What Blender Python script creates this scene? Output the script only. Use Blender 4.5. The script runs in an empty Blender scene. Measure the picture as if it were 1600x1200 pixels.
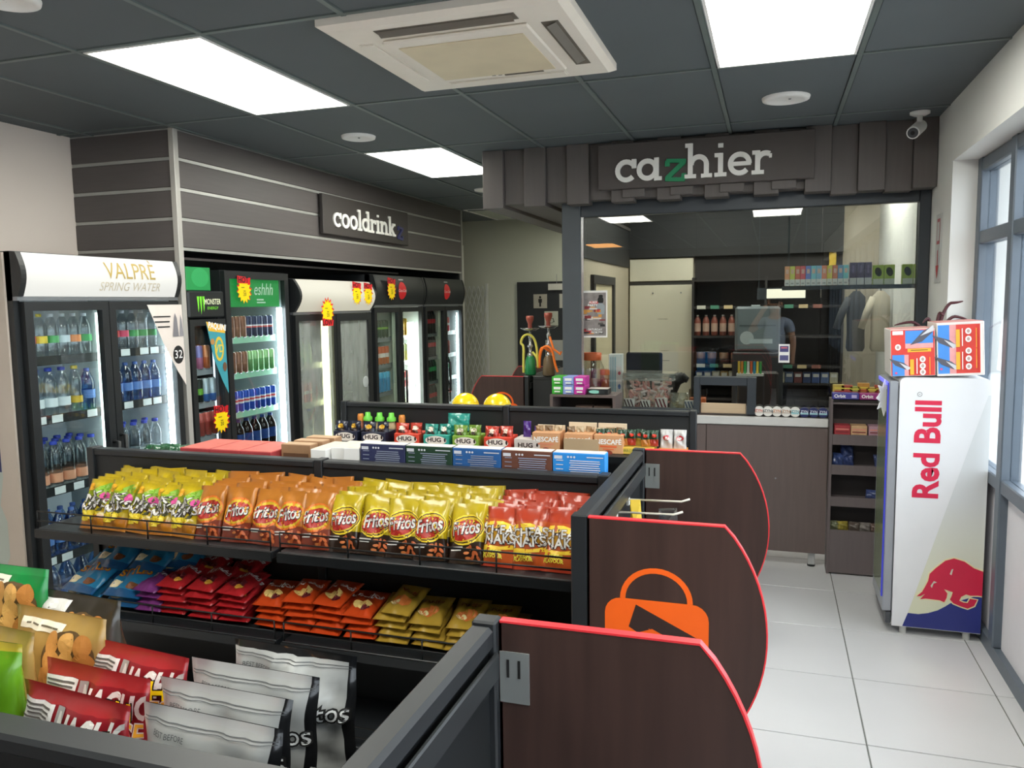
import bpy, math, random
from mathutils import Vector as V, Matrix

SC = bpy.context.scene
COL = SC.collection
PI = math.pi

# ---------------------------------------------------------------- camera
CH = 1.80
def _cam_axes(yaw, pitch, roll):
    f = V((-math.sin(yaw) * math.cos(pitch), math.cos(yaw) * math.cos(pitch), -math.sin(pitch)))
    r = f.cross(V((0, 0, 1))).normalized()
    u = r.cross(f)
    return r * math.cos(roll) + u * math.sin(roll), u * math.cos(roll) - r * math.sin(roll), f
_r, _u, _f = _cam_axes(math.radians(18.13), math.radians(5.8), math.radians(-0.81))
cd = bpy.data.cameras.new('camera')
cam = bpy.data.objects.new('camera', cd)
COL.objects.link(cam)
cd.sensor_width = 36
cd.lens = 1243.0 / 1600 * 36
cd.clip_start = 0.02
cam.matrix_world = Matrix(((_r.x, _u.x, -_f.x, 0), (_r.y, _u.y, -_f.y, 0), (_r.z, _u.z, -_f.z, CH), (0, 0, 0, 1)))
SC.camera = cam

# ---------------------------------------------------------------- sky, exposure
wd = bpy.data.worlds.new('world')
SC.world = wd
wd.use_nodes = True
_bg = wd.node_tree.nodes['Background']
_bg.inputs[0].default_value = (0.94, 0.97, 1.0, 1)
_bg.inputs[1].default_value = 3.5
SC.view_settings.view_transform = 'Standard'
SC.view_settings.look = 'None'
SC.view_settings.gamma = 1
SC.view_settings.use_curve_mapping = False
SC.view_settings.exposure = 0.7
LAMP = 12.0          # radiance of the ceiling panels
FRIDGE_LED = 13.0     # radiance of the cooler light strips

# ---------------------------------------------------------------- materials
def lin(h):
    h = h.lstrip('#')
    o = []
    for i in (0, 2, 4):
        c = int(h[i:i + 2], 16) / 255
        o.append(c / 12.92 if c <= .04045 else ((c + .055) / 1.055) ** 2.4)
    return o
_mc = {}
def m(h, r=.5, me=0.0, var=.10, sc=9.0, bump=0.0, bsc=60.0, coat=0.0, spec=.5, stretch=None):
    """procedural principled material: noise-mottled colour, optional noise relief"""
    k = (h, r, me, var, sc, bump, bsc, coat, spec, stretch)
    if k in _mc:
        return _mc[k]
    M = bpy.data.materials.new('mat_' + h.lstrip('#'))
    M.use_nodes = True
    nt = M.node_tree
    b = nt.nodes['Principled BSDF']
    c = lin(h)
    b.inputs['Roughness'].default_value = r
    b.inputs['Metallic'].default_value = me
    b.inputs['Specular IOR Level'].default_value = spec
    b.inputs['Coat Weight'].default_value = coat
    tc = nt.nodes.new('ShaderNodeTexCoord')
    src = tc.outputs['Object']
    if stretch:
        mp = nt.nodes.new('ShaderNodeMapping')
        mp.inputs['Scale'].default_value = stretch
        nt.links.new(src, mp.inputs['Vector'])
        src = mp.outputs['Vector']
    n = nt.nodes.new('ShaderNodeTexNoise')
    n.inputs['Scale'].default_value = sc
    n.inputs['Detail'].default_value = 4
    nt.links.new(src, n.inputs['Vector'])
    mx = nt.nodes.new('ShaderNodeMix')
    mx.data_type = 'RGBA'
    mx.inputs[6].default_value = [x * (1 - var) for x in c] + [1]
    mx.inputs[7].default_value = [min(1, x * (1 + var)) for x in c] + [1]
    nt.links.new(n.outputs['Fac'], mx.inputs[0])
    nt.links.new(mx.outputs[2], b.inputs['Base Color'])
    if bump:
        n2 = nt.nodes.new('ShaderNodeTexNoise')
        n2.inputs['Scale'].default_value = bsc
        nt.links.new(src, n2.inputs['Vector'])
        bp = nt.nodes.new('ShaderNodeBump')
        bp.inputs['Strength'].default_value = bump
        bp.inputs['Distance'].default_value = .01
        nt.links.new(n2.outputs['Fac'], bp.inputs['Height'])
        nt.links.new(bp.outputs['Normal'], b.inputs['Normal'])
    _mc[k] = M
    return M
def emi(h, s, name='glow', base=None):
    k = ('e', h, s, base)
    if k in _mc:
        return _mc[k]
    M = bpy.data.materials.new(name)
    M.use_nodes = True
    b = M.node_tree.nodes['Principled BSDF']
    b.inputs['Base Color'].default_value = lin(base or '8a8a88') + [1]
    b.inputs['Emission Color'].default_value = lin(h) + [1]
    b.inputs['Emission Strength'].default_value = s
    _mc[k] = M
    return M
def glass(h='ffffff', refl=.05, rough=0.0, mist=0.0):
    """thin sheet: Schlick mix of tinted transparency and gloss, optionally misted"""
    k = ('g', h, refl, rough, mist)
    if k in _mc:
        return _mc[k]
    M = bpy.data.materials.new('clear_sheet')
    M.use_nodes = True
    nt = M.node_tree
    nt.nodes.clear()
    N = nt.nodes.new
    out = N('ShaderNodeOutputMaterial')
    t = N('ShaderNodeBsdfTransparent')
    t.inputs[0].default_value = lin(h) + [1]
    g = N('ShaderNodeBsdfGlossy')
    g.inputs['Roughness'].default_value = rough
    lw = N('ShaderNodeLayerWeight')
    lw.inputs[0].default_value = .5
    p = N('ShaderNodeMath'); p.operation = 'POWER'; p.inputs[1].default_value = 5
    a = N('ShaderNodeMath'); a.operation = 'MULTIPLY_ADD'; a.inputs[1].default_value = 1 - refl; a.inputs[2].default_value = refl
    mx = N('ShaderNodeMixShader')
    nt.links.new(lw.outputs['Facing'], p.inputs[0])
    nt.links.new(p.outputs[0], a.inputs[0])
    nt.links.new(a.outputs[0], mx.inputs[0])
    base = t
    if mist:
        d = N('ShaderNodeBsdfDiffuse')
        d.inputs[0].default_value = (.75, .8, .78, 1)
        nz = N('ShaderNodeTexNoise'); nz.inputs['Scale'].default_value = 3
        mm = N('ShaderNodeMath'); mm.operation = 'MULTIPLY'; mm.inputs[1].default_value = mist * 2
        m2 = N('ShaderNodeMixShader')
        nt.links.new(nz.outputs['Fac'], mm.inputs[0])
        nt.links.new(mm.outputs[0], m2.inputs[0])
        nt.links.new(t.outputs[0], m2.inputs[1])
        nt.links.new(d.outputs[0], m2.inputs[2])
        base = m2
    nt.links.new(base.outputs[0], mx.inputs[1])
    nt.links.new(g.outputs[0], mx.inputs[2])
    nt.links.new(mx.outputs[0], out.inputs[0])
    _mc[k] = M
    return M

# ---------------------------------------------------------------- text outlines (built-in font)
_tc = {}
def text2d(s, off=0.0, shear=0.0):
    """triangulated outline of a word, cap height about 0.7, centred"""
    k = (s, off, shear)
    if k in _tc:
        return _tc[k]
    cu = bpy.data.curves.new('t', 'FONT')
    cu.body = s
    cu.align_x = 'CENTER'
    cu.align_y = 'CENTER'
    cu.offset = off
    cu.shear = shear
    cu.resolution_u = 3
    o = bpy.data.objects.new('t', cu)
    me = bpy.data.meshes.new_from_object(o)
    vs = [(v.co.x, v.co.y) for v in me.vertices]
    fs = [tuple(p.vertices) for p in me.polygons]
    bpy.data.objects.remove(o)
    bpy.data.meshes.remove(me)
    bpy.data.curves.remove(cu)
    _tc[k] = (vs, fs)
    return _tc[k]

def _split(P, fs, L):
    """cut long triangles so that print follows a curved surface"""
    P = [tuple(p) for p in P]
    todo = []
    for f in fs:
        todo += [(f[0], f[i], f[i + 1]) for i in range(1, len(f) - 1)]
    out = []
    mid = {}
    while todo:
        t = todo.pop()
        e = [((P[t[i]][0] - P[t[(i + 1) % 3]][0]) ** 2 + (P[t[i]][1] - P[t[(i + 1) % 3]][1]) ** 2, i) for i in range(3)]
        d, i = max(e)
        if d < L * L:
            out.append(t); continue
        a, b, c = t[i], t[(i + 1) % 3], t[(i + 2) % 3]
        k = (min(a, b), max(a, b))
        if k not in mid:
            mid[k] = len(P); P.append(((P[a][0] + P[b][0]) / 2, (P[a][1] + P[b][1]) / 2))
        todo += [(a, mid[k], c), (mid[k], b, c)]
    return P, out
# ---------------------------------------------------------------- mesh builder
WL = {}      # world location of top-level things
class MB:
    def __init__(s):
        s.v = []; s.f = []; s.mi = []; s.sm = []; s.mats = []
    def add(s, vs, fs, mat, smooth=False):
        if mat not in s.mats:
            s.mats.append(mat)
        i = s.mats.index(mat)
        b = len(s.v)
        s.v += [V(p) for p in vs]
        for f in fs:
            s.f.append([b + k for k in f]); s.mi.append(i); s.sm.append(smooth)
        return s
    def box(s, x0, y0, z0, x1, y1, z1, mat):
        a = [(x, y, z) for z in (z0, z1) for y in (y0, y1) for x in (x0, x1)]
        return s.add(a, [(0, 2, 3, 1), (4, 5, 7, 6), (0, 1, 5, 4), (2, 6, 7, 3), (0, 4, 6, 2), (1, 3, 7, 5)], mat)
    def cbox(s, x0, y0, z0, x1, y1, z1, mat, c=.004):
        """box with all edges chamfered"""
        vs = []
        X = (x0, x1); Y = (y0, y1); Z = (z0, z1)
        ix = {}
        for i in (0, 1):
            for j in (0, 1):
                for k in (0, 1):
                    px, py, pz = X[i], Y[j], Z[k]
                    ax = px + (c if i == 0 else -c); ay = py + (c if j == 0 else -c); az = pz + (c if k == 0 else -c)
                    ix[i, j, k] = len(vs)
                    vs += [(px, ay, az), (ax, py, az), (ax, ay, pz)]
        q = lambda i, j, k, a: ix[i, j, k] + a
        fs = []
        for i in (0, 1): fs.append([q(i, 0, 0, 0), q(i, 0, 1, 0), q(i, 1, 1, 0), q(i, 1, 0, 0)] if i == 0 else [q(i, 0, 0, 0), q(i, 1, 0, 0), q(i, 1, 1, 0), q(i, 0, 1, 0)])
        for j in (0, 1): fs.append([q(0, j, 0, 1), q(1, j, 0, 1), q(1, j, 1, 1), q(0, j, 1, 1)] if j == 0 else [q(0, j, 0, 1), q(0, j, 1, 1), q(1, j, 1, 1), q(1, j, 0, 1)])
        for k in (0, 1): fs.append([q(0, 0, k, 2), q(0, 1, k, 2), q(1, 1, k, 2), q(1, 0, k, 2)] if k == 0 else [q(0, 0, k, 2), q(1, 0, k, 2), q(1, 1, k, 2), q(0, 1, k, 2)])
        for j in (0, 1):
            for k in (0, 1): fs.append([q(0, j, k, 1), q(1, j, k, 1), q(1, j, k, 2), q(0, j, k, 2)])
        for i in (0, 1):
            for k in (0, 1): fs.append([q(i, 0, k, 0), q(i, 1, k, 0), q(i, 1, k, 2), q(i, 0, k, 2)])
        for i in (0, 1):
            for j in (0, 1): fs.append([q(i, j, 0, 0), q(i, j, 1, 0), q(i, j, 1, 1), q(i, j, 0, 1)])
        for i in (0, 1):
            for j in (0, 1):
                for k in (0, 1): fs.append([ix[i, j, k], ix[i, j, k] + 1, ix[i, j, k] + 2])
        return s.add(vs, fs, mat)
    def cyl(s, p0, p1, r, mat, n=12, r2=None, smooth=True):
        p0 = V(p0); p1 = V(p1); d = (p1 - p0).normalized()
        a = d.orthogonal().normalized(); b = d.cross(a)
        r2 = r if r2 is None else r2
        vs = []
        for p, rr in ((p0, r), (p1, r2)):
            vs += [p + (a * math.cos(2 * PI * i / n) + b * math.sin(2 * PI * i / n)) * rr for i in range(n)]
        s.add(vs, [(i, (i + 1) % n, n + (i + 1) % n, n + i) for i in range(n)], mat, smooth)
        s.add(vs[:n], [list(range(n))[::-1]], mat)
        return s.add(vs[n:], [list(range(n))], mat)
    def tube(s, pts, r, mat, n=6, closed=False):
        pts = [V(p) for p in pts]
        L = len(pts)
        vs = []; fs = []
        a = None
        for i, p in enumerate(pts):
            q0 = pts[(i - 1) % L] if (closed or i) else pts[0]
            q1 = pts[(i + 1) % L] if (closed or i < L - 1) else pts[-1]
            d = (q1 - q0)
            d = d.normalized() if d.length > 1e-9 else V((0, 0, 1))
            a = d.orthogonal().normalized() if a is None else (a - d * a.dot(d)).normalized()
            b = d.cross(a)
            rr = r[i] if isinstance(r, (list, tuple)) else r
            vs += [p + (a * math.cos(2 * PI * k / n) + b * math.sin(2 * PI * k / n)) * rr for k in range(n)]
        for i in range(L if closed else L - 1):
            j = (i + 1) % L
            fs += [(i * n + k, i * n + (k + 1) % n, j * n + (k + 1) % n, j * n + k) for k in range(n)]
        if not closed:
            fs += [list(range(n))[::-1], list(range((L - 1) * n, L * n))]
        return s.add(vs, fs, mat, True)
    def lathe(s, prof, mat, n=14, o=(0, 0, 0), smooth=True):
        """prof: (r, z) or (r, z, mat for the band above)"""
        o = V(o)
        for i in range(len(prof) - 1):
            r0, z0 = prof[i][:2]; r1, z1 = prof[i + 1][:2]
            mt = prof[i][2] if len(prof[i]) > 2 else mat
            vs = []
            for r_, z_ in ((r0, z0), (r1, z1)):
                vs += [o + V((r_ * math.cos(2 * PI * k / n), r_ * math.sin(2 * PI * k / n), z_)) for k in range(n)]
            s.add(vs, [(k, (k + 1) % n, n + (k + 1) % n, n + k) for k in range(n)], mt, smooth)
        return s
    def weld(s, eps=1e-5):
        key = {}; new = []; mp = []
        for p in s.v:
            k = (round(p.x / eps), round(p.y / eps), round(p.z / eps))
            if k not in key:
                key[k] = len(new); new.append(p)
            mp.append(key[k])
        s.v = new
        F = []; MI = []; SM = []
        for f, a, b in zip(s.f, s.mi, s.sm):
            g = []
            for k in f:
                if mp[k] not in g: g.append(mp[k])
            if len(g) > 2: F.append(g); MI.append(a); SM.append(b)
        s.f, s.mi, s.sm = F, MI, SM
        return s
    def prism(s, pts, O, ux, uy, d, mat):
        """polygon in (ux, uy) from O, extruded by d along ux x uy (front face is at +d)"""
        O = V(O); ux = V(ux); uy = V(uy); nn = ux.cross(uy) * d
        n = len(pts)
        a = [O + ux * p[0] + uy * p[1] for p in pts]
        b = [p + nn for p in a]
        return s.add(a + b, [list(range(n))[::-1], list(range(n, 2 * n))] + [(i, (i + 1) % n, n + (i + 1) % n, n + i) for i in range(n)], mat)
    def decals(s, specs, fn, lift=.0008, dl=.0004, maxlen=None):
        """flat print: each spec is laid on the surface fn(x, y, lift)"""
        for i, sp in enumerate(specs):
            l = lift + dl * i
            k = sp[0]
            if k == 't':
                _, st, size, x, y, mat = sp[:6]
                o = sp[6] if len(sp) > 6 else {}
                vs, fs = text2d(st, o.get('off', 0), o.get('shear', 0))
                ca, sa = math.cos(o.get('rot', 0)), math.sin(o.get('rot', 0))
                sx = size * o.get('sx', 1); sy = size
                P = [(x + px * sx * ca - py * sy * sa, y + px * sx * sa + py * sy * ca) for px, py in vs]
            elif k == 'e':
                _, x, y, rx, ry, mat = sp[:6]
                ro = sp[6] if len(sp) > 6 else 0
                n = 20
                P = [(0, 0)]; fs = []
                for ri, q in enumerate((.5, 1)):
                    P += [(q * rx * math.cos(2 * PI * a / n), q * ry * math.sin(2 * PI * a / n)) for a in range(n)]
                fs = [(0, 1 + a, 1 + (a + 1) % n) for a in range(n)] + [(1 + a, 1 + n + a, 1 + n + (a + 1) % n, 1 + (a + 1) % n) for a in range(n)]
                ca, sa = math.cos(ro), math.sin(ro)
                P = [(x + px * ca - py * sa, y + px * sa + py * ca) for px, py in P]
            elif k == 'r':
                _, x, y, w, h, mat = sp[:6]
                ro = sp[6] if len(sp) > 6 else 0
                nx, ny = (sp[7], sp[7]) if len(sp) > 7 else (1, 1)
                ca, sa = math.cos(ro), math.sin(ro)
                P = []; fs = []
                for b in range(ny + 1):
                    for a in range(nx + 1):
                        px = (a / nx - .5) * w; py = (b / ny - .5) * h
                        P.append((x + px * ca - py * sa, y + px * sa + py * ca))
                for b in range(ny):
                    for a in range(nx):
                        q = b * (nx + 1) + a
                        fs.append((q, q + 1, q + nx + 2, q + nx + 1))
            elif k == 's':
                _, x, y, r1, r2, n, mat = sp
                P = [(x, y)] + [(x + (r1 if a % 2 == 0 else r2) * math.cos(PI * a / n + .1), y + (r1 if a % 2 == 0 else r2) * math.sin(PI * a / n + .1)) for a in range(2 * n)]
                fs = [(0, 1 + a, 1 + (a + 1) % (2 * n)) for a in range(2 * n)]
            else:
                _, P, mat = sp
                fs = [list(range(len(P)))]
            if maxlen: P, fs = _split(P, fs, maxlen)
            s.add([fn(px, py, l) for px, py in P], fs, mat)
        return s
    def mesh(s, name, off=None):
        me = bpy.data.meshes.new(name)
        vs = s.v if off is None else [p - off for p in s.v]
        me.from_pydata([tuple(p) for p in vs], [], s.f)
        for q in s.mats: me.materials.append(q)
        me.polygons.foreach_set('material_index', s.mi)
        me.polygons.foreach_set('use_smooth', s.sm)
        me.update()
        return me
    def obj(s, name, parent=None, loc=None, local=False):
        """world-space geometry; becomes a child of parent, or a top-level object at loc"""
        off = None
        if parent is not None and not local:
            off = WL.get(parent.name, V((0, 0, 0)))
        elif parent is None and loc is not None and not local:
            off = V(loc)
        o = bpy.data.objects.new(name, s.mesh(name, off))
        COL.objects.link(o)
        if parent is not None:
            o.parent = parent
            WL[o.name] = off if off is not None else V((0, 0, 0))
        elif loc is not None:
            o.location = loc
            WL[o.name] = V(loc)
        return o
def frame(O, ux, uy):
    O = V(O); ux = V(ux); uy = V(uy); n = ux.cross(uy)
    return lambda x, y, l: O + ux * x + uy * y + n * l
LAB = {}
def tag(o, label, cat, group=None):
    o['label'] = label
    o['category'] = cat
    if group: o['group'] = group
    LAB.setdefault(label, []).append(o.name)
    return o
def T(name, label, cat, loc=(0, 0, 0), rz=0, group=None):
    o = bpy.data.objects.new(name, None)
    o.empty_display_size = .05
    COL.objects.link(o)
    o.location = loc
    o.rotation_euler = (0, 0, rz)
    WL[o.name] = V(loc)
    return tag(o, label, cat, group)
def struct(o):
    o['kind'] = 'structure'
    return o
def inst(me, name, loc, rot=(0, 0, 0), parent=None, sc=None):
    o = bpy.data.objects.new(name, me)
    COL.objects.link(o)
    if parent is not None:
        o.parent = parent
        o.location = V(loc)
    else:
        o.location = loc
    o.rotation_euler = rot
    if sc: o.scale = sc
    return o
def place(proto, name, loc, rot, label, cat, group):
    """proto = list of (part name, mesh); the first mesh is the thing, the others its parts"""
    o = inst(proto[0][1], name, loc, rot)
    tag(o, label, cat, group)
    for pn, me in proto[1:]:
        inst(me, pn, (0, 0, 0), (0, 0, 0), o)
    return o
ORD = ['first', 'second', 'third', 'fourth', 'fifth', 'sixth', 'seventh', 'eighth', 'ninth', 'tenth', 'eleventh', 'twelfth', 'thirteenth', 'fourteenth', 'fifteenth', 'sixteenth', 'seventeenth', 'eighteenth']
RND = random.Random(7)

# common colours
BLACK = m('1d2022', .45, var=.15)
BLACKM = m('17191a', .6, var=.15)
WHITE = m('f2f2f0', .5, var=.03)
GREYM = m('8d9196', .35, .7)
STEEL = m('c9ccd0', .25, .9)
WIRE = m('101213', .4, .3)
RED = m('d8232b', .35)
YELLOW = m('ffd90f', .4)
INK = m('141414', .6)
# ================================================================ THE ROOM
XL, XR, ZC, YB, YF = -4.24, 0.935, 2.88, -5.6, 9.95
XG = 1.10                       # glazing plane of the right-hand window
M_CEIL = m('5b6367', .75, var=.06, sc=3)
M_WALL = m('ded2c7', .85, var=.04, sc=2)
M_WALLG = m('c2c6b8', .85, var=.05, sc=2)
M_WALLR = m('d8d9d6', .85, var=.03, sc=2)
M_TILE = m('c6c7ca', .28, var=.06, sc=2.2)
M_GROUT = m('6f726f', .9)
M_WENGE = m('4f4644', .5, var=.22, sc=5, stretch=(9, 9, .8))
M_BOARD = m('565150', .5, var=.14, sc=5, stretch=(1, .6, 12))
M_ALU = m('a9aaa6', .4, .35)
M_FRAME = m('5d6772', .4, .2)

# floor: grout bed with 600 mm tiles
fl = struct(MB().box(XL - .1, YB - .1, -.06, XG + .05, YF + .1, -.004, M_GROUT).obj('floor', loc=(0, 0, 0)))
tile = MB().cbox(-.297, -.297, -.03, .297, .297, 0, M_TILE, .0015).mesh('tile')
for i in range(-8, 3):
    for j in range(-9, 17):
        cx, cy = .395 - .3 + .6 * i, 3.345 - .3 + .6 * (j - 5)
        if XL - .3 < cx < XG + .2:
            inst(tile, 'tile', (cx, cy, 0), (0, 0, 0), fl)

# ceiling: slab, 630 x 1220 tiles in a T-bar grid
XGRID = [-4.69 + .63 * k for k in range(10)]
YGRID = [2.735 - 1.22 * 7 + 1.22 * k for k in range(14)]
ce = struct(MB().box(XL - .1, YB - .1, ZC + .03, XR + .5, YF + .1, ZC + .12, M_CEIL).obj('ceiling', loc=(0, 0, 0)))
ct = MB().cbox(-.302, -.597, 0, .302, .597, .02, M_CEIL, .003).mesh('ceiling_tile')
M_GRID = m('6d7877', .5, .2)
LIGHTS = [(-2.485, 3.345), (-2.485, 5.785), (.035, 3.345), (-3.115, 9.30), (-1.855, .905), (.035, .905)]
BOOTHL = [(-.595, 7.005), (.665, 7.005)]
def cell_free(cx, cy):
    return all(abs(cx - a) > .2 or abs(cy - b) > .4 for a, b in LIGHTS + BOOTHL + [(-3.115, -3.975)])
for i in range(9):
    for j in range(13):
        cx, cy = (XGRID[i] + XGRID[i + 1]) / 2, (YGRID[j] + YGRID[j + 1]) / 2
        if cell_free(cx, cy) and cy > YB and cx > XL - .2:
            inst(ct, 'ceiling_tile', (cx, cy, ZC), (0, 0, 0), ce)
for x in XGRID:
    if XL < x < XR:
        MB().box(x - .011, YB, ZC - .006, x + .011, YF, ZC + .004, M_GRID).obj('grid_bar', ce)
for y in YGRID:
    if YB < y < YF:
        MB().box(XL, y - .011, ZC - .005, XR, y + .011, ZC + .003, M_GRID).obj('grid_bar', ce)

# walls
struct(MB().box(XL - .15, YB, -.05, XL, YF, ZC + .1, M_WALL).obj('wall_left', loc=(0, 0, 0)))
struct(MB().box(XL - .15, YF, -.05, XR + .5, YF + .15, ZC + .1, M_WALLG).obj('wall_far', loc=(0, 0, 0)))
wy1 = 5.04                      # far jamb of the window recess
struct(MB().box(XR, wy1, -.05, XR + .3, YF, ZC + .1, M_WALLR).box(XR, YB, 2.55, XR + .3, wy1, ZC + .1, M_WALLR).obj('wall_right', loc=(0, 0, 0)))
struct(MB().box(XL - .15, YB - .15, -.05, XR + .3, YB, ZC + .1, m('5a5652', .8)).obj('wall_back', loc=(0, 0, 0)))
# window_1: steel framed shop window, frosted panels below the lower transom
w1 = struct(MB().box(XG - .03, YB, -.0, XG + .05, wy1, .07, M_FRAME).obj('window_1', loc=(0, 0, 0)))
M_PANE = glass('f4f8fb', .05)
M_FILM = m('d4d3d8', .5, var=.05)
ys = [wy1 - .035, 4.36, 3.66, 2.96, 2.26, 1.56, .86, .16, -.54, -1.24, -1.94, -2.64, -3.34, -4.04, -4.74, YB + .04]
for i, y in enumerate(ys):
    MB().cbox(XG - .04, y - .04, .07, XG + .05, y + .04, 2.55, M_FRAME, .006).obj('mullion', w1)
for z in (.88, 2.12, 2.51):
    MB().cbox(XG - .035, YB, z - .035, XG + .045, wy1, z + .035, M_FRAME, .006).obj('transom', w1)
for i in range(len(ys) - 1):
    ya, yb = ys[i + 1] + .04, ys[i] - .04
    for z0, z1 in ((.915, 2.085), (2.155, 2.475)):
        MB().box(XG, ya, z0, XG + .006, yb, z1, M_PANE).obj('pane', w1)
    MB().box(XG, ya, .07, XG + .006, yb, .845, M_FILM).obj('frosted_panel', w1)
# door_1 behind the camera: dark entrance door
d1 = struct(MB().box(-2.0, YB, 0, -1.0, YB + .04, 2.1, m('2c3034', .4)).obj('door_1', loc=(0, 0, 0)))
# paving outside
pv = struct(MB().box(-9, -14, -.12, 12, 16, -.06, m('b9b6ae', .9, var=.1, sc=1)).obj('ground_outside', loc=(0, 0, 0)))

# ================================================================ CEILING FITTINGS
M_DIFF = emi('fffdf2', LAMP, 'lit_diffuser')
LNAME = {0: 'large white lit ceiling panel left of the air conditioner', 1: 'lit white ceiling panel above the drinks coolers sign',
         2: 'lit white ceiling panel at the right, towards the cashier', 3: 'unlit pale ceiling panel farthest back near the grey wall',
         4: 'lit ceiling panel over the near gondola', 5: 'lit ceiling panel over the near right aisle'}
def ceiling_light(x, y, label, hw=.297, hl=.595, z=ZC, mat=None):
    t = T('ceiling_light', label, 'light', (x, y, z), group='square ceiling light panels')
    fr = MB()
    f = .012
    fr.box(x - hw, y - hl, z - .008, x - hw + f, y + hl, z + .02, WHITE).box(x + hw - f, y - hl, z - .008, x + hw, y + hl, z + .02, WHITE)
    fr.box(x - hw + f, y - hl, z - .008, x + hw - f, y - hl + f, z + .02, WHITE).box(x - hw + f, y + hl - f, z - .008, x + hw - f, y + hl, z + .02, WHITE)
    fr.obj('frame', t)
    MB().box(x - hw + f, y - hl + f, z + .002, x + hw - f, y + hl - f, z + .01, mat or M_DIFF).obj('diffuser', t)
for i, (x, y) in enumerate(LIGHTS):
    ceiling_light(x, y, LNAME[i], mat=m('b9c0b4', .5) if i == 3 else None)
ceiling_light(-3.115, -3.975, 'warm orange lit ceiling panel at the other end of the shop', mat=emi('ffb060', LAMP * .4, 'warm_diffuser'))
ceiling_light(-1.855, 9.0, 'added unseen ceiling panel brightening the far wall, behind the cashier bulkhead', hl=.297, z=ZC - .022, mat=emi('fffbe6', LAMP * .95, 'added_rear_diffuser'))  # added panel, hidden from view, brightens the far wall
for i, (x, y) in enumerate(BOOTHL):
    ceiling_light(x, y, ('lit ceiling panel inside the booth, left one', 'lit ceiling panel inside the booth, right one')[i], mat=emi('fffaee', LAMP * .8, 'booth_diffuser'))
def downlight(x, y, label, r=.11):
    t = T('ceiling_speaker', label, 'ceiling disc', (x, y, ZC), group='round white ceiling discs')
    MB().lathe([(0.001, -.016), (r * .72, -.016), (r * .75, -.02), (r * .97, -.014), (r, 0)], WHITE, 28, (x, y, ZC)).weld().obj('rim', t)
    MB().lathe([(0.001, -.021), (.006, -.02), (.008, -.016)], m('77797a', .5), 8, (x + .02, y - .03, ZC)).obj('indicator', t)
downlight(.048, 4.653, 'round white disc on the ceiling in front of the cashier sign', .125)
downlight(-2.548, 4.685, 'round white disc on the ceiling between two lit panels')
downlight(-2.548, 2.20, 'round white disc at the top left corner of the ceiling')
downlight(-2.62, 7.25, 'round white disc on the far ceiling beside the cashier bulkhead', .1)

# air conditioner cassette
M_AC = m('efe8dd', .5, var=.05)
M_ACY = m('dfd2b4', .6, var=.14, sc=5)
ac = T('air_conditioner', 'cream square cassette air conditioner with yellowed grille in the ceiling', 'air conditioner', (-1.18, 3.24, ZC))
ax, ay, hz = -1.18, 3.235, .485
p = MB()
zz = ZC - .045
p.add([(ax - hz, ay - hz, ZC - .03), (ax + hz, ay - hz, ZC - .03), (ax + hz, ay + hz, ZC - .03), (ax - hz, ay + hz, ZC - .03),
       (ax - hz, ay - hz, ZC), (ax + hz, ay - hz, ZC), (ax + hz, ay + hz, ZC), (ax - hz, ay + hz, ZC),
       (ax - hz + .03, ay - hz + .03, zz), (ax + hz - .03, ay - hz + .03, zz), (ax + hz - .03, ay + hz - .03, zz), (ax - hz + .03, ay + hz - .03, zz)],
      [(0, 1, 5, 4), (1, 2, 6, 5), (2, 3, 7, 6), (3, 0, 4, 7), (0, 8, 9, 1), (1, 9, 10, 2), (2, 10, 11, 3), (3, 11, 8, 0), (8, 11, 10, 9)], M_AC)
p.obj('panel', ac)
g = .30
MB().cbox(ax - g, ay - g, zz - .014, ax + g, ay + g, zz - .0005, M_AC, .006).obj('grille_frame', ac)
gr = MB().box(ax - g + .04, ay - g + .07, zz - .018, ax + g - .04, ay + g - .05, zz - .0145, M_ACY).obj('intake_grille', ac)
M_SLOT = m('6d665c', .7)
for k, (x0, y0, x1, y1) in enumerate(((ax - .28, ay - .41, ax + .28, ay - .345), (ax - .28, ay + .345, ax + .28, ay + .41), (ax - .41, ay - .28, ax - .345, ay + .28), (ax + .345, ay - .28, ax + .41, ay + .28))):
    lv = MB().box(x0, y0, zz - .002, x1, y1, zz - .0003, M_SLOT if k in (0, 3) else M_AC).obj('air_slot', ac)
    b = MB()
    if k == 0:
        b.add([(x0 + .01, y0 + .008, zz - .004), (x1 - .01, y0 + .008, zz - .004), (x1 - .01, y1 - .02, zz - .016), (x0 + .01, y1 - .02, zz - .016)], [(0, 1, 2, 3), (3, 2, 1, 0)], m('9a9288', .5))
    elif k == 3:
        b.add([(x0 + .02, y0 + .01, zz - .016), (x0 + .02, y1 - .06, zz - .016), (x1 - .01, y1 - .06, zz - .004), (x1 - .01, y0 + .01, zz - .004)], [(0, 1, 2, 3), (3, 2, 1, 0)], m('aaa59d', .5))
    else:
        b.box(x0 + .006, y0 + .006, zz - .007, x1 - .006, y1 - .006, zz - .003, M_AC)
    b.obj('louvre', lv)
MB().decals([('r', -.03, -.265, .018, .008, INK), ('r', .0, -.265, .018, .008, INK)], frame((ax, ay, zz - .0145), (1, 0, 0), (0, -1, 0)), .0006).obj('badge', ac)
MB().box(ax + .02, ay + g - .035, zz - .017, ax + .2, ay + g - .022, zz - .0142, M_SLOT).obj('release_slot', ac)

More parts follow.
